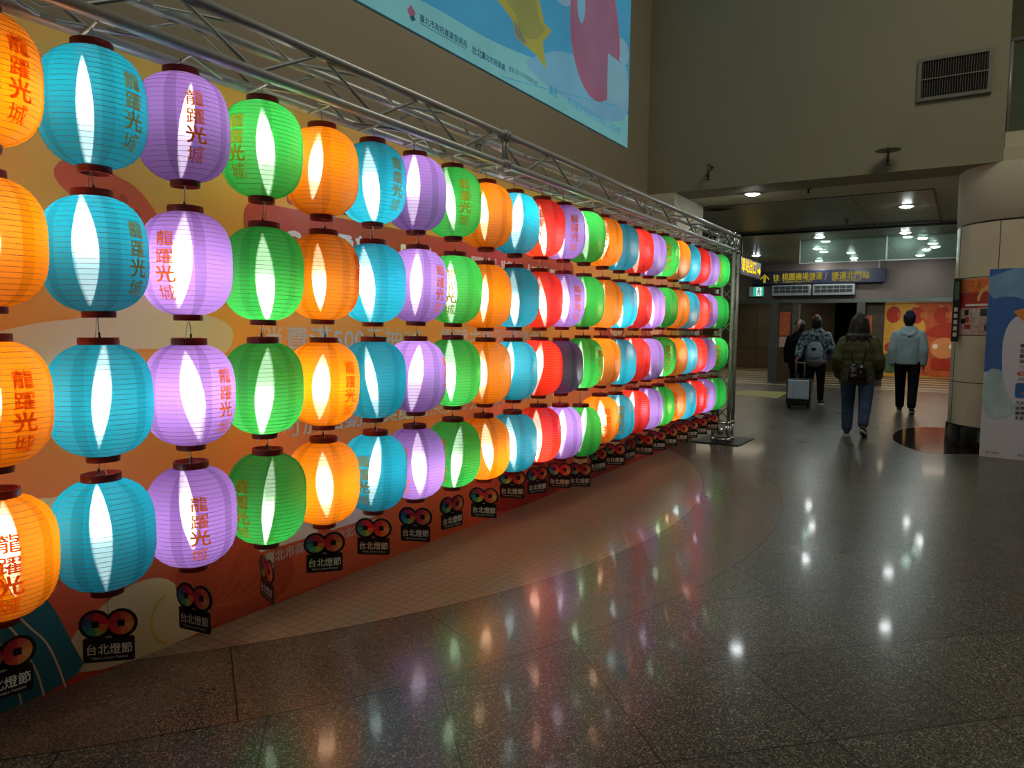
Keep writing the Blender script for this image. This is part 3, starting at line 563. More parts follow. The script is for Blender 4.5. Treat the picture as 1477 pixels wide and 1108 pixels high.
def block(x0, x1, y0, y1, z0, z1, name):
    m = MB(); cs = [(x, y, z) for x in (x0, x1) for y in (y0, y1) for z in (z0, z1)]
    for i, a in enumerate(cs):
        m.lathe([(.03*math.sin(PI*k/8), -.03*math.cos(PI*k/8)) for k in range(9)], CHROME, 14, a)
        for b in cs[i+1:]:
            if sum(p != q for p, q in zip(a, b)) == 1: m.tube([a, b], .016, CHROME, 10)
    for x in (x0, x1): m.box((x-.006, y0+.03, z0+.03), (x+.006, y1-.03, z1-.03), ALU, bev=.004); m.tube([(x-.01, (y0+y1)/2, (z0+z1)/2), (x+.01, (y0+y1)/2, (z0+z1)/2)], .045, CHROME, 20)
    for y in (y0, y1): m.box((x0+.03, y-.006, z0+.03), (x1-.03, y+.006, z1-.03), ALU, bev=.004); m.tube([((x0+x1)/2, y-.01, (z0+z1)/2), ((x0+x1)/2, y+.01, (z0+z1)/2)], .045, CHROME, 20)
    return m.obj(name, tr)
block(XA, XB, YF, YB, ZL-.012, ZU, 'corner_block'); block(XA, XB, YF, YB, .045, .25, 'base_block')
for x in (XA, XB):
    for y in (YF, YB): MB().tube([(x, y, .25), (x, y, ZL)], .0215, ALU, 14).obj('tower_tube', tr)
def vz(p, q, n=10): return [(*(p if i % 2 == 0 else q), .30+i*2.0/n) for i in range(n+1)]
web(vz((XA, YF), (XA, YB))); web(vz((XB, YB), (XB, YF))); web(vz((XA, YF), (XB, YF))); web(vz((XB, YB), (XA, YB)))
MB().box((8.72, 2.25, 0), (9.46, 2.83, .012), IRON, bev=.003).obj('base_plate', tr)
for x in (.2, .39):
    for y in (YF, YB): MB().tube([(x, y, .012), (x, y, ZU+.03)], .0215, ALU, 14).obj('tower_tube', tr)
MB().box((-.05, 2.25, 0), (.62, 2.78, .012), IRON, bev=.003).obj('base_plate', tr)
web([(.39 if i % 2 else .2, YF, .1+i*.22) for i in range(11)])
# ------------------------------------------------------------------ lanterns
TOPS = [[(1.04,2.287),(1.35,2.283),(1.69,2.295),(2.05,2.291),(2.34,2.264),(2.69,2.272),(3.04,2.276),(3.37,2.280),(3.69,2.253),(3.96,2.248),(4.35,2.259),(4.72,2.271),(5.05,2.276),(5.35,2.274),(5.70,2.267),(5.97,2.266),(6.26,2.267),(6.73,2.283),(7.07,2.275),(7.33,2.275),(7.63,2.273),(7.93,2.272),(8.48,2.279)],
[(1.03,1.809),(1.34,1.803),(1.69,1.799),(2.05,1.786),(2.38,1.795),(2.68,1.788),(3.08,1.796),(3.36,1.793),(3.67,1.770),(3.95,1.777),(4.31,1.777),(4.72,1.785),(5.05,1.790),(5.32,1.785),(5.71,1.787),(5.93,1.787),(6.28,1.789),(6.71,1.801),(6.95,1.797),(7.27,1.797),(7.60,1.793),(8.06,1.804),(8.40,1.802)],
[(1.02,1.324),(1.34,1.311),(1.65,1.308),(2.05,1.312),(2.37,1.310),(2.68,1.313),(3.06,1.315),(3.36,1.321),(3.68,1.307),(3.97,1.305),(4.30,1.310),(4.73,1.304),(5.05,1.321),(5.33,1.321),(5.70,1.311),(5.92,1.322),(6.29,1.317),(6.70,1.330),(6.96,1.323),(7.35,1.323),(7.64,1.323),(8.07,1.321),(8.40,1.321)],
[(1.01,0.850),(1.32,0.844),(1.69,0.839),(2.03,0.842),(2.36,0.852),(2.66,0.846),(3.06,0.843),(3.37,0.848),(3.66,0.838),(3.99,0.833),(4.31,0.846),(4.74,0.824),(5.07,0.794),(5.34,0.854),(5.71,0.843),(5.95,0.862),(6.26,0.859),(6.68,0.856),(6.87,0.872),(7.31,0.856),(7.56,0.864),(7.87,0.860),(8.38,0.853)]]
SEQ = 'orange blue purple green orange blue purple green orange blue red purple green orange blue red purple green orange blue red purple green'.split()
# where the lettering shows across each lantern as seen from the hall: -1 left edge, 1 right edge
TXU = [{0: .6, 1: .7, 2: .25, 3: -.6, 5: .72, 7: .4, 10: -.1, 11: .5, 13: .1, 14: -.3, 16: .05, 17: .35, 22: .3},
       {1: .75, 2: -.45, 4: .92, 6: .75, 7: -.15, 8: -.55, 9: -.5, 10: -.15, 11: .65, 14: .1, 17: .1, 21: .5},
       {0: .5, 2: .75, 4: .72, 6: .95, 12: .85, 17: .5, 22: .3},
       {0: .15, 1: -.95, 2: .15, 3: -.62, 5: -.35, 6: -.4, 7: -.4, 13: .4, 14: .3, 17: -.2, 18: .3, 21: .4}]
LY, LH, LR = 2.5, .425, .163
XS = [sum(TOPS[r][c][0] for r in range(4))/4 for c in range(23)]
for _ in range(1500):
    XS[-1] = min(XS[-1], 8.60)
    for i in range(22):
        d = .331-(XS[i+1]-XS[i])
        if d > 0: XS[i] -= d/2; XS[i+1] += d/2
def rad(z):                                                  # body radius at height z above the bottom rim
    u = (z-.2125)/.196; return LR*max(0., 1-abs(u)**3)**(1/2.3)
def shade_bm(m):
    b = MB(); pr = []; n = 23
    for i in range(n*2+1):
        z = .022+.381*i/(2*n); pr.append((max(.05, rad(z))-(.0012 if i % 2 else 0), z))
    return b.lathe(pr, m, 40)
def ribs_bm():
    b = MB()
    for i in range(1, 23):
        z = .022+.381*i/23; r = max(.05, rad(z))+.0006
        b.tube([(r*math.cos(2*PI*k/32), r*math.sin(2*PI*k/32), z) for k in range(32)], .0007, RIB, 4, closed=True)
    return b
def cap_bm(r, z0, z1):
    return MB().lathe([(r-.006, z0), (r, z0), (r+.001, (z0+z1)/2), (r, z1), (r-.006, z1), (r-.006, z0)], CAPM, 32, smooth=False)
def bulb_bm(mt):  # bulb drawn out into a spindle to imitate the streak of light
    pr = [(max(.0008, .030*math.sin(PI*i/14)**.75), -.17+.34*i/14) for i in range(15)]
    return MB().lathe(pr, mt, 12)
def print_bm(m):
    b = MB()
    for i, ch in enumerate('龍躍光城'):
        h = .058 if ch != '光' else .064
        def Fc(u, v, d):
            z = v; r = max(.05, rad(z))+.0018; a = u/LR
            return (r*math.cos(a), r*math.sin(a), z)
        b.text(ch, .004*(i == 2), .268-.064*i, h, 0, Fc, m, align='C', sx=1.14, off=(.016, .016, .022, .004)[i], shear=0. if i != 2 else -.12, sub=.012)
    return b
def first(b, name):
    o = b.obj(name); d = o.data; bpy.data.objects.remove(o); return d
D_SH = {k: first(shade_bm(CLOTH[k]), 'shade') for k in CLOTH}; D_PR = {k: first(print_bm(INK[k]), 'lettering') for k in CLOTH}
D_RB = first(ribs_bm(), 'rib_wires'); D_BU = first(bulb_bm(BULB), 'bulb'); D_BW = first(bulb_bm(BULBW), 'bulb')
D_B0 = first(bulb_bm(mat('unlit_bulb', 'b8b4a8', .3)), 'bulb')
b = cap_bm(.063, .398, .425); b.tube([(-.06, 0, .408), (.06, 0, .408)], .002, WIRE, 6); b.tube([(0, -.06, .408), (0, .06, .408)], .002, WIRE, 6); D_TC = first(b, 'top_cap')
b = cap_bm(.052, 0, .027); b.tube([(-.05, 0, .012), (.05, 0, .012)], .002, WIRE, 6); D_BC = first(b, 'bottom_cap')
ROWN = ('top row', 'second row from the top', 'third row from the top', 'bottom row'); ORD = ('first', 'second', 'third', 'fourth', 'fifth')
random.seed(11); BOT = {}
for r in range(4):
    for c in range(23):
        k = SEQ[c]; x = XS[c]+(TOPS[r][c][0]-sum(TOPS[q][c][0] for q in range(4))/4)*.0; zt = TOPS[r][c][1]; z0 = zt-LH
        idx = ORD[SEQ[:c+1].count(k)-1]; un = TXU[r].get(c); lit = not (r == 2 and c == 11)
        st = 'glowing' if lit else 'dark unlit'
        if un is None: lab = '%s %s paper lantern, %s %s one from the left in the %s' % (st, k, idx, k, ROWN[r].replace(' from the top', ''))
        else:
            wh = 'right edge' if un > .35 else ('left edge' if un < -.35 else 'middle')
            lab = '%s %s lantern lettered at its %s, %s %s from the left in %s' % (st, k, wh, idx, k, ROWN[r].replace(' from the top', ''))
        L = thing('paper_lantern', lab, 'lantern', (x, LY, z0), group='lanterns on the festival wall')
        v = Vector((x, LY)).normalized(); rg = Vector((v.y, -v.x))
        a = math.asin(un) if un is not None else PI+random.uniform(-.8, .8)
        n_ = -v*math.cos(a)+rg*math.sin(a)
        L.rotation_euler = (R(random.uniform(-1.5, 1.5)), R(random.uniform(-1.5, 1.5)), math.atan2(n_.y, n_.x))
        link('shade', D_SH[k], L); link('rib_wires', D_RB, L); link('top_cap', D_TC, L); link('bottom_cap', D_BC, L); link('lettering', D_PR[k], L)
        bu = link('bulb', (D_BW if k in ('orange', 'red') else D_BU) if lit else D_B0, L)
        bu.location = (random.uniform(-.025, .025), random.uniform(-.025, .025), .2125+random.uniform(-.02, .02))
        bu.rotation_euler = (R(random.uniform(-8, 8)), R(random.uniform(-8, 8)), 0); w_ = random.uniform(.75, 1.25); bu.scale = (w_, w_, 1)
        if k == 'orange': bu.scale = (w_, w_, .85)
        if r == 0: top = 2.335
        else: top = TOPS[r-1][c][1]-LH+.012
        g = top-z0
        b = MB().tube([(.012, 0, .408), (.006, .002, (g+.408)/2), (0, 0, g)], .0016, WIRE, 6).tube([(-.02, 0, .408), (-.006, 0, g-.01)], .0012, CABLE, 6)
        b.tube([(.008, 0, .418), (.007, .001, .442)], .004, BLACKM, 8); b.obj('hanging_wire', L)
        BOT[r, c] = (x, z0)
for c in range(23):
    x = BOT[0, c][0]
    MB().tube([(x-.02, YF, ZL-.021), (x, LY, ZL-.02), (x+.02, YB, ZL-.021)], .0055, CABLE, 8).obj('hanging_strap', tr)
cb = MB(); pts = []
for i in range(96):
    x = .8+7.9*i/95; pts.append((x, LY+.05*math.sin(i*1.7), 2.372+.012*math.sin(i*2.3)))
tag(cb.tube(pts, .0045, CABLE, 6).obj('power_cable'), 'white power cable strung along inside the bottom of the truss', 'cable')
# ------------------------------------------------------------------ festival tags below the bottom row
TAGZ = {0: .276, 1: .266, 2: .257, 3: .272, 4: .304, 5: .300, 6: .288, 7: .289, 8: .278, 9: .337, 10: .307, 11: .287, 12: .237}
RC1 = ['d0303c', 'c02a48', '8a2a50', '34507a', '2f7f92', '4a9a86', 'a8b454', 'd07a3a']; RC2 = ['dc7c48', 'd8604a', 'cc3a48', 'c22a48', 'd0304a', 'd84a44', 'e07c40', 'e49a5c']
TEM = [mat('emblem_'+h, h, .4, var=.04) for h in RC1+RC2]
oc = lambda x, z, r: [(x+r*math.cos(PI/8+k*PI/4), z+r*math.sin(PI/8+k*PI/4)) for k in range(8)]
ACR = mat('black_acrylic', '141215', .3)
TF = lambda u, v, d: (u, -d, v)
b = MB(); b.prism(rrect(-.0825, 0, .0825, .088, .008), -.002, .002, TF, ACR)
for sx in (-1, 1): b.prism(smoothpoly(oc(sx*.042, .136, .056), 1), -.002, .002, TF, ACR)
b.prism(rrect(-.04, .07, .04, .11, .005), -.002, .002, TF, ACR); D_TB = first(b, 'backing')
D_EM = []
for j, sx in ((0, -1), (1, 1)):
    b = MB(); n = 24; X_, Z_ = sx*.041, .137
    for k in range(n):
        a0, a1 = 2*PI*k/n, 2*PI*(k+1)/n
        def sq(a): q = .012/max(abs(math.cos(a)), abs(math.sin(a))); return (X_+q*math.cos(a), Z_+q*math.sin(a))
        def ou(a): return (X_+.042*math.cos(a), Z_+.042*math.sin(a))
        b.flat([sq(a0), ou(a0), ou(a1), sq(a1)], .0032, TF, TEM[j*8+int(k*8/n)])
    D_EM.append(first(b, 'ring_emblem'))
b = MB(); b.text('台北燈節', 0, .031, .041, .0032, TF, WHITE, align='C', bold=.014, sx=.92); D_TL = first(b, 'lettering'); b = MB(); b.text('Taipei Lantern Festival', 0, .012, .0125, .0032, TF, WHITE, align='C', sx=1.05); D_TC2 = first(b, 'caption'); b = MB(); b.text('2024', 0, .086, .01, .0032, TF, WHITE, align='C')
D_YR = first(b, 'year_mark')
TYAW = {0: None, 1: -16, 2: -48, 3: -72, 4: 2, 5: -14, 6: -16, 7: 42, 8: -14, 9: -10, 10: 36, 11: -14, 12: 0, 13: 40, 14: 4, 15: 60, 16: -12, 17: 8, 18: 4, 19: -6, 20: 10, 21: 4, 22: 0}
for c in range(23):
    x, zb = BOT[3, c]; zc = TAGZ.get(c, .305); z0 = max(.11, zc-.092)
    az = math.atan2(LY, x)-PI/2
    rz = (R(-6) if TYAW[c] is None else az+R(TYAW[c]))
    t = thing('festival_tag', 'black festival tag with two ring emblems, hanging under the bottom row\'s %s %s lantern' % (ORD[SEQ[:c+1].count(SEQ[c])-1], SEQ[c]), 'tag', (x, LY, z0), rz, 'festival tags under the bottom lanterns')
    link('backing', D_TB, t); link('ring_emblem', D_EM[0], t); link('ring_emblem', D_EM[1], t); link('lettering', D_TL, t); link('caption', D_TC2, t); link('year_mark', D_YR, t)
    MB().tube([(0, 0, .165), (0, 0, zb+.012-z0)], .0011, WIRE, 6).obj('string', t)
# ------------------------------------------------------------------ people
def rings(chain, n=16, k0=1.):                                     # chain of (x, y, z, front-back radius, side radius)
    P = [Vector(c[:3]) for c in chain]; v = []; f = []; L = len(P)
    def ring(p, t, ra, rb):
        s_ = Vector((0, 1, 0))
        if abs(t.dot(s_)) > .9: s_ = Vector((1, 0, 0))
        s_ = (s_-t*s_.dot(t)).normalized(); q = s_.cross(t)
        return [p+q*ra*math.cos(2*PI*k/n)+s_*rb*math.sin(2*PI*k/n) for k in range(n)]
    T = [(P[min(L-1, i+1)]-P[max(0, i-1)]).normalized() for i in range(L)]
    seq = [(P[0]-T[0]*chain[0][3]*.75*k0, T[0], .35), (P[0]-T[0]*chain[0][3]*.4*k0, T[0], .8)]
    R_ = [ring(p, t, chain[0][3]*k, chain[0][4]*k) for p, t, k in seq]
    R_ += [ring(P[i], T[i], chain[i][3], chain[i][4]) for i in range(L)]
    e = chain[-1]
    R_ += [ring(P[-1]+T[-1]*e[3]*.4, T[-1], e[3]*.8, e[4]*.8), ring(P[-1]+T[-1]*e[3]*.75, T[-1], e[3]*.35, e[4]*.35)]
    for q in R_: v += q
    for i in range(len(R_)-1):
        for k in range(n): f.append((i*n+k, i*n+(k+1) % n, (i+1)*n+(k+1) % n, (i+1)*n+k))
    f += [tuple(range(n))[::-1], tuple((len(R_)-1)*n+k for k in range(n))]
    return v, f
def grown(name, chains, voxel, m, parent, smooth=3):
    b = MB()
    if name in ('hair', 'cap'): chains = [[(c[0]*1.1, c[1]*1.1, 1.47+(c[2]-1.47)*1.06, c[3]*1.1, c[4]*1.1) for c in q] for q in chains]
    for i, ch in enumerate(chains):
        v, f = rings(ch, 16, .12 if name == 'jacket' and i == 0 else 1.); b.add(v, f, m, True)
    o = b.obj(name); md = o.modifiers.new('r', 'REMESH'); md.mode = 'VOXEL'; md.voxel_size = voxel; md.use_smooth_shade = True
    ms = o.modifiers.new('s', 'SMOOTH'); ms.iterations = smooth; ms.factor = .5
    me = bpy.data.meshes.new_from_object(o.evaluated_get(bpy.context.evaluated_depsgraph_get())); me.name = name
    bpy.data.objects.remove(o); me.materials.clear(); me.materials.append(m)
    return link(name, me, parent)
def lerp(a, b, t): return tuple(a[i]+(b[i]-a[i])*t for i in range(3))
def limb(a, b, c, r0, r1, r2, r3, flat=1.):                # two-segment limb with taper
    o = []
    for t in (0, .35, .7, .95): o.append((*lerp(a, b, t), r0+(r1-r0)*t, (r0+(r1-r0)*t)*flat))
    for t in (.08, .35, .7, 1): o.append((*lerp(b, c, t), r2+(r3-r2)*t, (r2+(r3-r2)*t)*flat))
    return o
def hand(w, d, side):                                      # wrist point, direction, outward side
    d = Vector(d).normalized(); w = Vector(w); s_ = Vector((1, 0, 0)); s_ = (s_-d*s_.dot(d)).normalized(); n_ = d.cross(s_)*side
    P = lambda a, b, c: tuple(w+d*a+s_*b+n_*c)
    ch = [[(*P(0, 0, 0), .024, .018), (*P(.03, 0, 0), .032, .014), (*P(.07, 0, 0), .036, .014), (*P(.088, 0, 0), .034, .012)]]
    for i, (o, l) in enumerate(((.030, .068), (.0105, .078), (-.0105, .072), (-.030, .056))):
        ch.append([(*P(.085, o, 0), .0078, .0078), (*P(.085+l*.45, o*1.12, .006), .0076, .0076), (*P(.085+l*.8, o*1.14, .022), .007, .007), (*P(.085+l, o*1.12, .034), .0062, .0062)])
    ch.append([(*P(.02, .030, .004), .011, .011), (*P(.05, .054, .012), .0095, .0095), (*P(.085, .058, .02), .008, .008)])
    return ch
def person(name, label, loc, h, sk, rz=0., turn=0.):
    """sk: joints in metres for a 1.70 m figure facing +X; l/r: shoulder, elbow, wrist; hip, knee, ankle, toe"""
    t = thing('person', label, 'person', loc, rz); s = h/1.70; t.scale = (s, s, s); t['joints'] = 0; del t['joints']
    ch = [[(0, 0, .86, .10, .15), (0, 0, .95, .11, .155), (0, 0, 1.08, .10, .135), (0, 0, 1.22, .115, .15), (0, 0, 1.36, .10, .17), (0, 0, 1.42, .06, .08), (.005, 0, 1.47, .052, .052), (.012, 0, 1.52, .05, .05)]]
    hd = [(.035, 0, 1.488, .05, .045), (.022, 0, 1.52, .078, .058), (.012, 0, 1.56, .094, .068), (.005, 0, 1.60, .099, .075), (0, 0, 1.64, .097, .075), (-.004, 0, 1.675, .07, .055)]
    ft = [[(.105, 0, 1.60, .010, .009), (.116, 0, 1.575, .014, .012), (.108, 0, 1.56, .012, .014)], [(.098, -.02, 1.535, .007, .007), (.103, 0, 1.535, .009, .009), (.098, .02, 1.535, .007, .007)],
          [(0, .074, 1.555, .016, .009), (-.004, .080, 1.59, .022, .010)], [(0, -.074, 1.555, .016, .009), (-.004, -.080, 1.59, .022, .010)]]
    ct, st = math.cos(turn), math.sin(turn); rot = lambda c: (c[0]*ct-c[1]*st, c[0]*st+c[1]*ct, *c[2:])
    big = lambda c: (c[0]*1.1, c[1]*1.1, 1.47+(c[2]-1.47)*1.06, c[3]*1.1, c[4]*1.1)
    ch += [[rot(big(c)) for c in q] for q in [hd]+ft]
    for sd, k in ((1, 'l'), (-1, 'r')):
        S, E_, Wr = sk[k+'arm']; H, K, A, T = sk[k+'leg']
        ch.append(limb(S, E_, Wr, .05, .04, .04, .026)); ch += hand(Wr, Vector(Wr)-Vector(E_), -sd)
        ch.append(limb(H, K, A, .085, .055, .056, .036)); ch.append([(A[0]-.03, A[1], A[2]-.03, .03, .032), (*lerp(A, T, .5)[:2], lerp(A, T, .5)[2]-.02, .028, .036), (*T, .02, .032)])
    grown('body', ch, .0075, SKIN, t, 2)
    for sy in (-1, 1):
        p = rot((.101, .034*sy, 1.606)); MB().lathe([(.011*math.sin(PI*k/6), -.011*math.cos(PI*k/6)) for k in range(7)], WHITE, 10, p).obj('eye', t)
    return t
def jacket(t, sk, m, hem, r=.02, sleeve=.022, puff=0, hood=True, name='jacket'):
    ch = []; L = []; n = 26
    for i in range(n):
        z = hem+(1.42-hem)*i/(n-1); q = (z-hem)/(1.42-hem)
        a = .125+.012*math.sin(q*PI); b_ = .165+.02*q
        if z > 1.3: b_ = .185-(z-1.3)*.55; a = .13-(z-1.3)*.35
        k = puff*abs(math.sin(i*PI/4)) if puff else 0
        L.append((0, 0, z, a+r+k, b_+r+k))
    ch.append(L); ch.append([(0, 0, 1.40, .085, .10), (0, 0, 1.46, .068, .072)])
    if hood: ch.append([(-.02, -.10, 1.43, .028, .03), (-.09, -.085, 1.39, .03, .04), (-.125, -.04, 1.35, .035, .055), (-.135, 0, 1.335, .035, .065), (-.125, .04, 1.35, .035, .055), (-.09, .085, 1.39, .03, .04), (-.02, .10, 1.43, .028, .03)])
    for k in 'lr':
        S, E_, Wr = sk[k+'arm']; q = limb(S, E_, lerp(E_, Wr, .97), .075+sleeve-.02, .055+sleeve, .054+sleeve, .034+sleeve)
        if puff: q = [(*c[:3], c[3]+puff*(i % 2), c[4]+puff*(i % 2)) for i, c in enumerate(q)]
        ch.append(q)
    return grown(name, ch, .011, m, t, 2)
def trousers(t, sk, m, r=.018, cuff=.05, name='trousers'):
    ch = [[(0, 0, .84, .11, .15), (0, 0, .92, .125, .165), (0, 0, .99, .115, .15)]]
    for k in 'lr':
        H, K, A, T = sk[k+'leg']; ch.append(limb((H[0], H[1], H[2]-.02), K, lerp(K, A, .97), .095+r*.6, .06+r, .06+r, cuff+r*.4))
    return grown(name, ch, .011, m, t, 3)
def shoes(t, sk, m, sole):
    for k in 'lr':
        H, K, A, T = sk[k+'leg']; A = Vector(A); T = Vector(T); d = (T-A); d.z = 0; dn = d.normalized(); fl = T.z; up_ = max(0., A.z-.095)
        he = A-dn*.05; hz = up_
        P = lambda q, z: (he.x+dn.x*q, he.y+dn.y*q, z+hz*max(0, 1-q/.2))
        ch = [[(*P(0, .05), .035, .032), (*P(.05, .055), .045, .036), (*P(.12, .05), .042, .040), (*P(.19, .04), .032, .044), (*P(.235, .034), .022, .036)], [(*P(.05, .07), .04, .035), (*P(.055, .115), .036, .036)]]
        o = grown('shoe', ch, .008, m, t, 2)
        b = MB(); n = 20; top = []; bot = []
        for i in range(n):
            a = 2*PI*i/n; q = .10+.15*math.cos(a); w = .043*math.sin(a)*(1 if math.cos(a) > -.4 else .85); sx_ = Vector((-dn.y, dn.x, 0))*w; p = Vector(P(q, 0))+sx_
            bot.append((p.x, p.y, p.z)); top.append((p.x, p.y, p.z+.026))
        b.add(bot+top, [tuple(range(n))[::-1], tuple(range(n, 2*n))]+[(i, (i+1) % n, n+(i+1) % n, n+i) for i in range(n)], sole)
        b.obj('sole', o)
def skel(larm=None, rarm=None, lf=.0, rf=.0, rlift=0., llift=0., w=.09):
    f = lambda y, q, lift: ((0, y, .90), (q*.45+.03, y*1.02, .50+lift*.3), (q-(.05 if lift else 0), y, .095+lift), (q+.15, y*1.15, .035))
    return {'larm': larm or ((0, .18, 1.36), (-.03, .235, 1.08), (.0, .235, .84)), 'rarm': rarm or ((0, -.18, 1.36), (-.03, -.235, 1.08), (.0, -.235, .84)), 'lleg': f(w, lf, llift), 'rleg': f(-w, rf, rlift)}
def cloth(name, col, scale=9., var=.18, rough=.8): return mat(name, col, rough, 0, .2, var, scale)
SOLE = mat('white_rubber_sole', 'cfccc4', .6); SHOE = mat('black_sneaker', '17161a', .6)
# man in the grey-blue jacket
sk = skel(lf=.22, rf=-.12, llift=.0, rlift=.03, w=.10)
p = person('person', 'man in pale grey-blue hooded jacket, navy cap and black trousers walking away at right', (14.25, .85, 0), 1.72, sk)
jk = jacket(p, sk, cloth('grey_blue_jacket', 'a9bcc2', 7, .12), .84, r=.03, sleeve=.024); trousers(p, sk, cloth('black_trousers', '15141a'), r=.022, cuff=.06); shoes(p, sk, SHOE, SOLE)
grown('hair', [[(-.03, 0, 1.53, .07, .066), (-.02, 0, 1.58, .088, .08), (-.012, 0, 1.62, .095, .082)]], .008, HAIR, p)
CAPN = cloth('navy_cap', '2a3350'); cp = grown('cap', [[(-.0, 0, 1.625, .108, .09), (-.004, 0, 1.66, .10, .085), (-.004, 0, 1.69, .075, .065)]], .008, CAPN, p)
MB().prism(ell(.0, 0, .075, .07, 16, -PI/2, PI/2), 0, .006, lambda u, v, d: (.09+u, v, 1.64+d), CAPN).obj('visor', cp)
# woman in olive jacket
sk = skel(larm=((0, .18, 1.36), (-.05, .27, 1.08), (.08, .25, .86)), rarm=((0, -.18, 1.36), (-.05, -.27, 1.08), (.08, -.25, .86)), lf=.06, rf=-.10, rlift=.09, w=.115)
p = person('person', 'woman with dark shoulder length hair in olive padded jacket and blue jeans walking away', (10.52, 1.20, 0), 1.59, sk)
OLV = cloth('olive_padded_jacket', '4a4a34', 10, .2, .6); jacket(p, sk, OLV, .76, r=.045, sleeve=.026, puff=.010, hood=False)
trousers(p, sk, cloth('blue_jeans', '3d4f70', 12, .25), r=.03, cuff=.058, name='jeans'); shoes(p, sk, SHOE, SOLE)
grown('hair', [[(-.05, 0, 1.40, .06, .12), (-.045, 0, 1.43, .085, .132), (-.035, 0, 1.50, .10, .13), (-.02, 0, 1.58, .108, .118), (-.008, 0, 1.65, .105, .098), (-.008, 0, 1.685, .07, .07)], [(.03, .10, 1.40, .035, .03), (.04, .09, 1.52, .035, .025), (.03, .075, 1.62, .04, .03)], [(.03, -.10, 1.40, .035, .03), (.04, -.09, 1.52, .035, .025), (.03, -.075, 1.62, .04, .03)]]+[[(-.05-.07*math.cos(a), .125*math.sin(a), 1.43, .035, .035), (-.055-.075*math.cos(a), .135*math.sin(a)+.01*(-1)**i, 1.36, .026, .026), (-.05-.08*math.cos(a), .14*math.sin(a)+.014*(-1)**i, 1.30+.02*(i % 3), .010, .010)] for i, a in enumerate((-1.4, -1.0, -.6, -.2, .2, .6, 1.0, 1.4))], .009, HAIR, p)
# man with camouflage jacket and backpack pulling a case
CAMO = N('camouflage_cloth'); tc = CAMO.n('TexCoord'); n1 = CAMO.n('TexNoise', {'Vector': tc.outputs['Object'], 'Scale': 13., 'Detail': 2.})
CAMO = CAMO.end(CAMO.n('BsdfPrincipled', {'Base Color': CAMO.ramp(n1.outputs['Fac'], [(0, lin('20262e')), (.42, lin('52606c')), (.5, lin('8c9aa4')), (.6, lin('39444e'))], 'CONSTANT'), 'Roughness': .8}))
sk = skel(larm=((0, .19, 1.36), (-.14, .27, 1.10), (-.36, .26, .94)), rarm=((0, -.19, 1.36), (-.02, -.28, 1.10), (.10, -.27, .90)), lf=-.10, rf=.16, llift=.04)
p = person('person', 'man in blue-grey camouflage jacket and red cap wearing a grey backpack, walking away', (14.75, 2.42, 0), 1.67, sk)
jacket(p, sk, CAMO, .80, r=.035, sleeve=.028); trousers(p, sk, cloth('dark_trousers', '1b181a')); shoes(p, sk, SHOE, SOLE)
grown('hair', [[(-.035, 0, 1.50, .065, .07), (-.02, 0, 1.57, .095, .083), (-.012, 0, 1.62, .10, .084), (-.01, 0, 1.655, .085, .07)]], .008, HAIR, p)
REDC = cloth('red_cap', 'c02848'); cp = grown('cap', [[(.02, .015, 1.655, .095, .085), (.02, .015, 1.685, .08, .07), (.015, .015, 1.705, .05, .045)]], .008, REDC, p)
MB().prism(ell(.0, 0, .08, .07, 16, -PI/2, PI/2), 0, .006, lambda u, v, d: (.10+u, v+.015, 1.665+d), REDC).obj('visor', cp)
# dark companion on the left
sk = skel(lf=.12, rf=-.08)
p = person('person', 'person in dark navy jacket partly hidden behind the camouflage jacket, looking to the left', (15.45, 2.86, 0), 1.60, sk, 0, R(100))
jacket(p, sk, cloth('dark_navy_jacket', '14151f'), .70, r=.03, sleeve=.022, hood=False); trousers(p, sk, cloth('black_trousers_plain', '121216')); shoes(p, sk, SHOE, SHOE)
grown('hair', [[(-.01, -.034, 1.50, .072, .062), (-.006, -.024, 1.57, .086, .088), (-.004, -.014, 1.62, .088, .098), (0, -.01, 1.655, .078, .092), (0, -.008, 1.685, .055, .065)], [(0, .012, 1.645, .082, .088), (0, .012, 1.675, .07, .078), (0, .008, 1.69, .05, .055)]], .009, HAIR, p)
# grey backpack, small black backpack
bp = thing('backpack', 'pale grey backpack with a beige bottom worn over the camouflage jacket', 'backpack', (14.53, 2.40, .80))
BPG = cloth('grey_backpack_cloth', '8b98a4', 14, .15); BPB = cloth('beige_grey_cloth', '77706c')
grown('body', [[(-.02, 0, .05, .085, .135), (-.03, 0, .15, .10, .15), (-.03, 0, .28, .095, .145), (-.01, 0, .36, .07, .11)]], .01, BPG, bp)
grown('pocket', [[(-.115, 0, .12, .03, .10), (-.12, 0, .20, .035, .105), (-.105, 0, .25, .025, .09)]], .008, BPG, bp)
grown('base', [[(-.02, 0, .0, .09, .14), (-.025, 0, .05, .108, .152)]], .009, BPB, bp)
MB().box((-.158, -.04, .255), (-.128, .035, .30), BLACKM, bev=.006).obj('label_patch', bp)
for sy in (-1, 1): MB().tube([(.04, sy*.08, .38), (.10, sy*.11, .545), (.19, sy*.12, .585), (.30, sy*.125, .53)], .016, BPB, 8).obj('strap', bp)
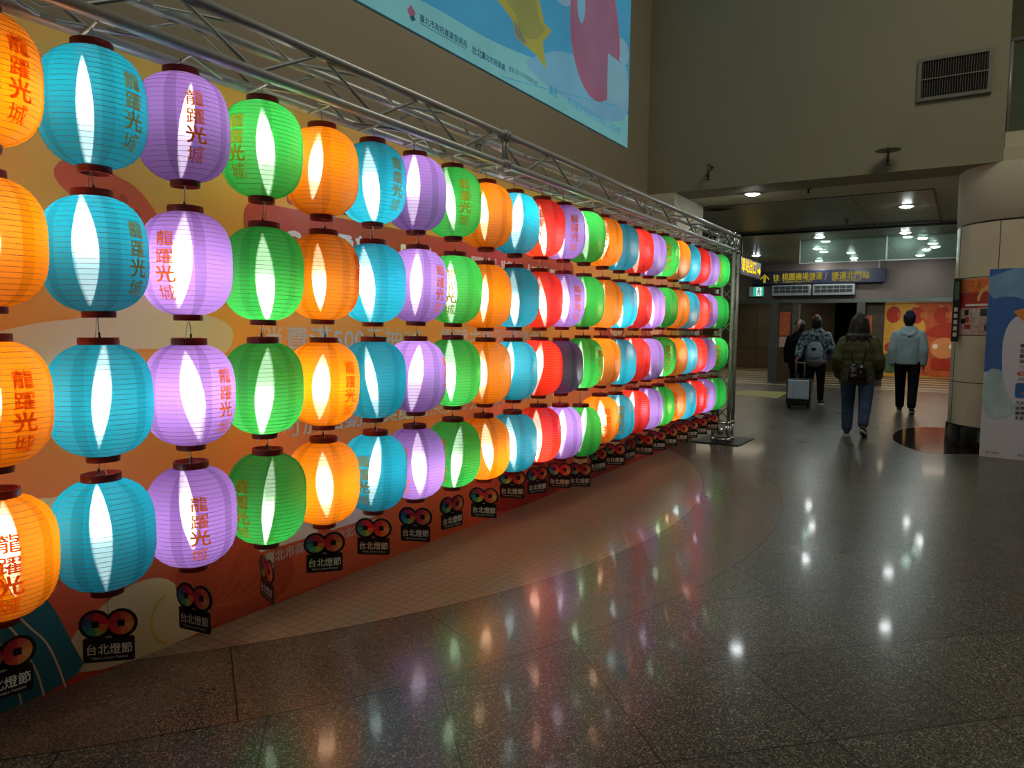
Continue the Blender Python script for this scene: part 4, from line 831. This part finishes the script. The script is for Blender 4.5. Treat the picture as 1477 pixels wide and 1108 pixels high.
MB().tube([(-.02, -.03, .40), (-.03, -.02, .44), (-.03, .02, .44), (-.02, .03, .40)], .008, BPB, 8).obj('grab_loop', bp)
sb = thing('backpack', 'small shiny black quilted backpack hanging low on the olive jacket', 'backpack', (10.27, 1.17, .71))
SBM = mat('shiny_black_quilted', '0f0f11', .22, coat=.3)
grown('body', [[(-.01, 0, .03, .055, .115), (-.015, 0, .10, .068, .13), (-.015, 0, .19, .06, .12), (-.005, 0, .24, .04, .09)]], .008, SBM, sb)
grown('flap', [[(-.065, 0, .15, .025, .10), (-.06, 0, .22, .03, .095)]], .007, SBM, sb)
for i, q in enumerate(((-.095, .02, .125), (-.098, -.045, .16))): MB().lathe([(.009*math.sin(PI*k/6), -.009*math.cos(PI*k/6)) for k in range(7)], CHROME, 10, q).obj('stud', sb)
for sy in (-1, 1): MB().tube([(0, sy*.05, .25), (.005, sy*.075, .36), (.04, sy*.10, .50), (.12, sy*.115, .585), (.22, sy*.12, .59)], .009, SBM, 8).obj('strap', sb)
# suitcase
su = thing('suitcase', 'silver-blue ribbed hard suitcase pulled along by its handle', 'suitcase', (13.85, 2.545, 0), R(0))
SHEL = mat('silver_blue_shell_lit', 'c8d8e6', .3, .1, var=.05); SHD = mat('dark_teal_shell_shade', '16242a', .35, var=.1)  # pale upper and dark lower tones paint reflected light and shade on one shell
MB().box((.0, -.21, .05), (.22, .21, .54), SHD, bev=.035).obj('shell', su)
MB().box((-.022, -.185, .17), (.03, .185, .52), SHEL, bev=.018).obj('lit_front_panel', su)
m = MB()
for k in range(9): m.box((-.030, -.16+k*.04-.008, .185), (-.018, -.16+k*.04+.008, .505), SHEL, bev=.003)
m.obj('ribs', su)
MB().tube([(.12, .075, .53), (.12, .075, .80), (.12, .07, .825), (.12, -.07, .825), (.12, -.075, .80), (.12, -.075, .53)], .009, ALUD, 8).obj('pull_handle', su)
for x in (.04, .18):
    for y in (-.17, .17): MB().tube([(x, y-.012, .025), (x, y+.012, .025)], .025, BLACKM, 16).tube([(x, y, .025), (x, y, .07)], .01, BLACKM, 8).obj('wheel', su)
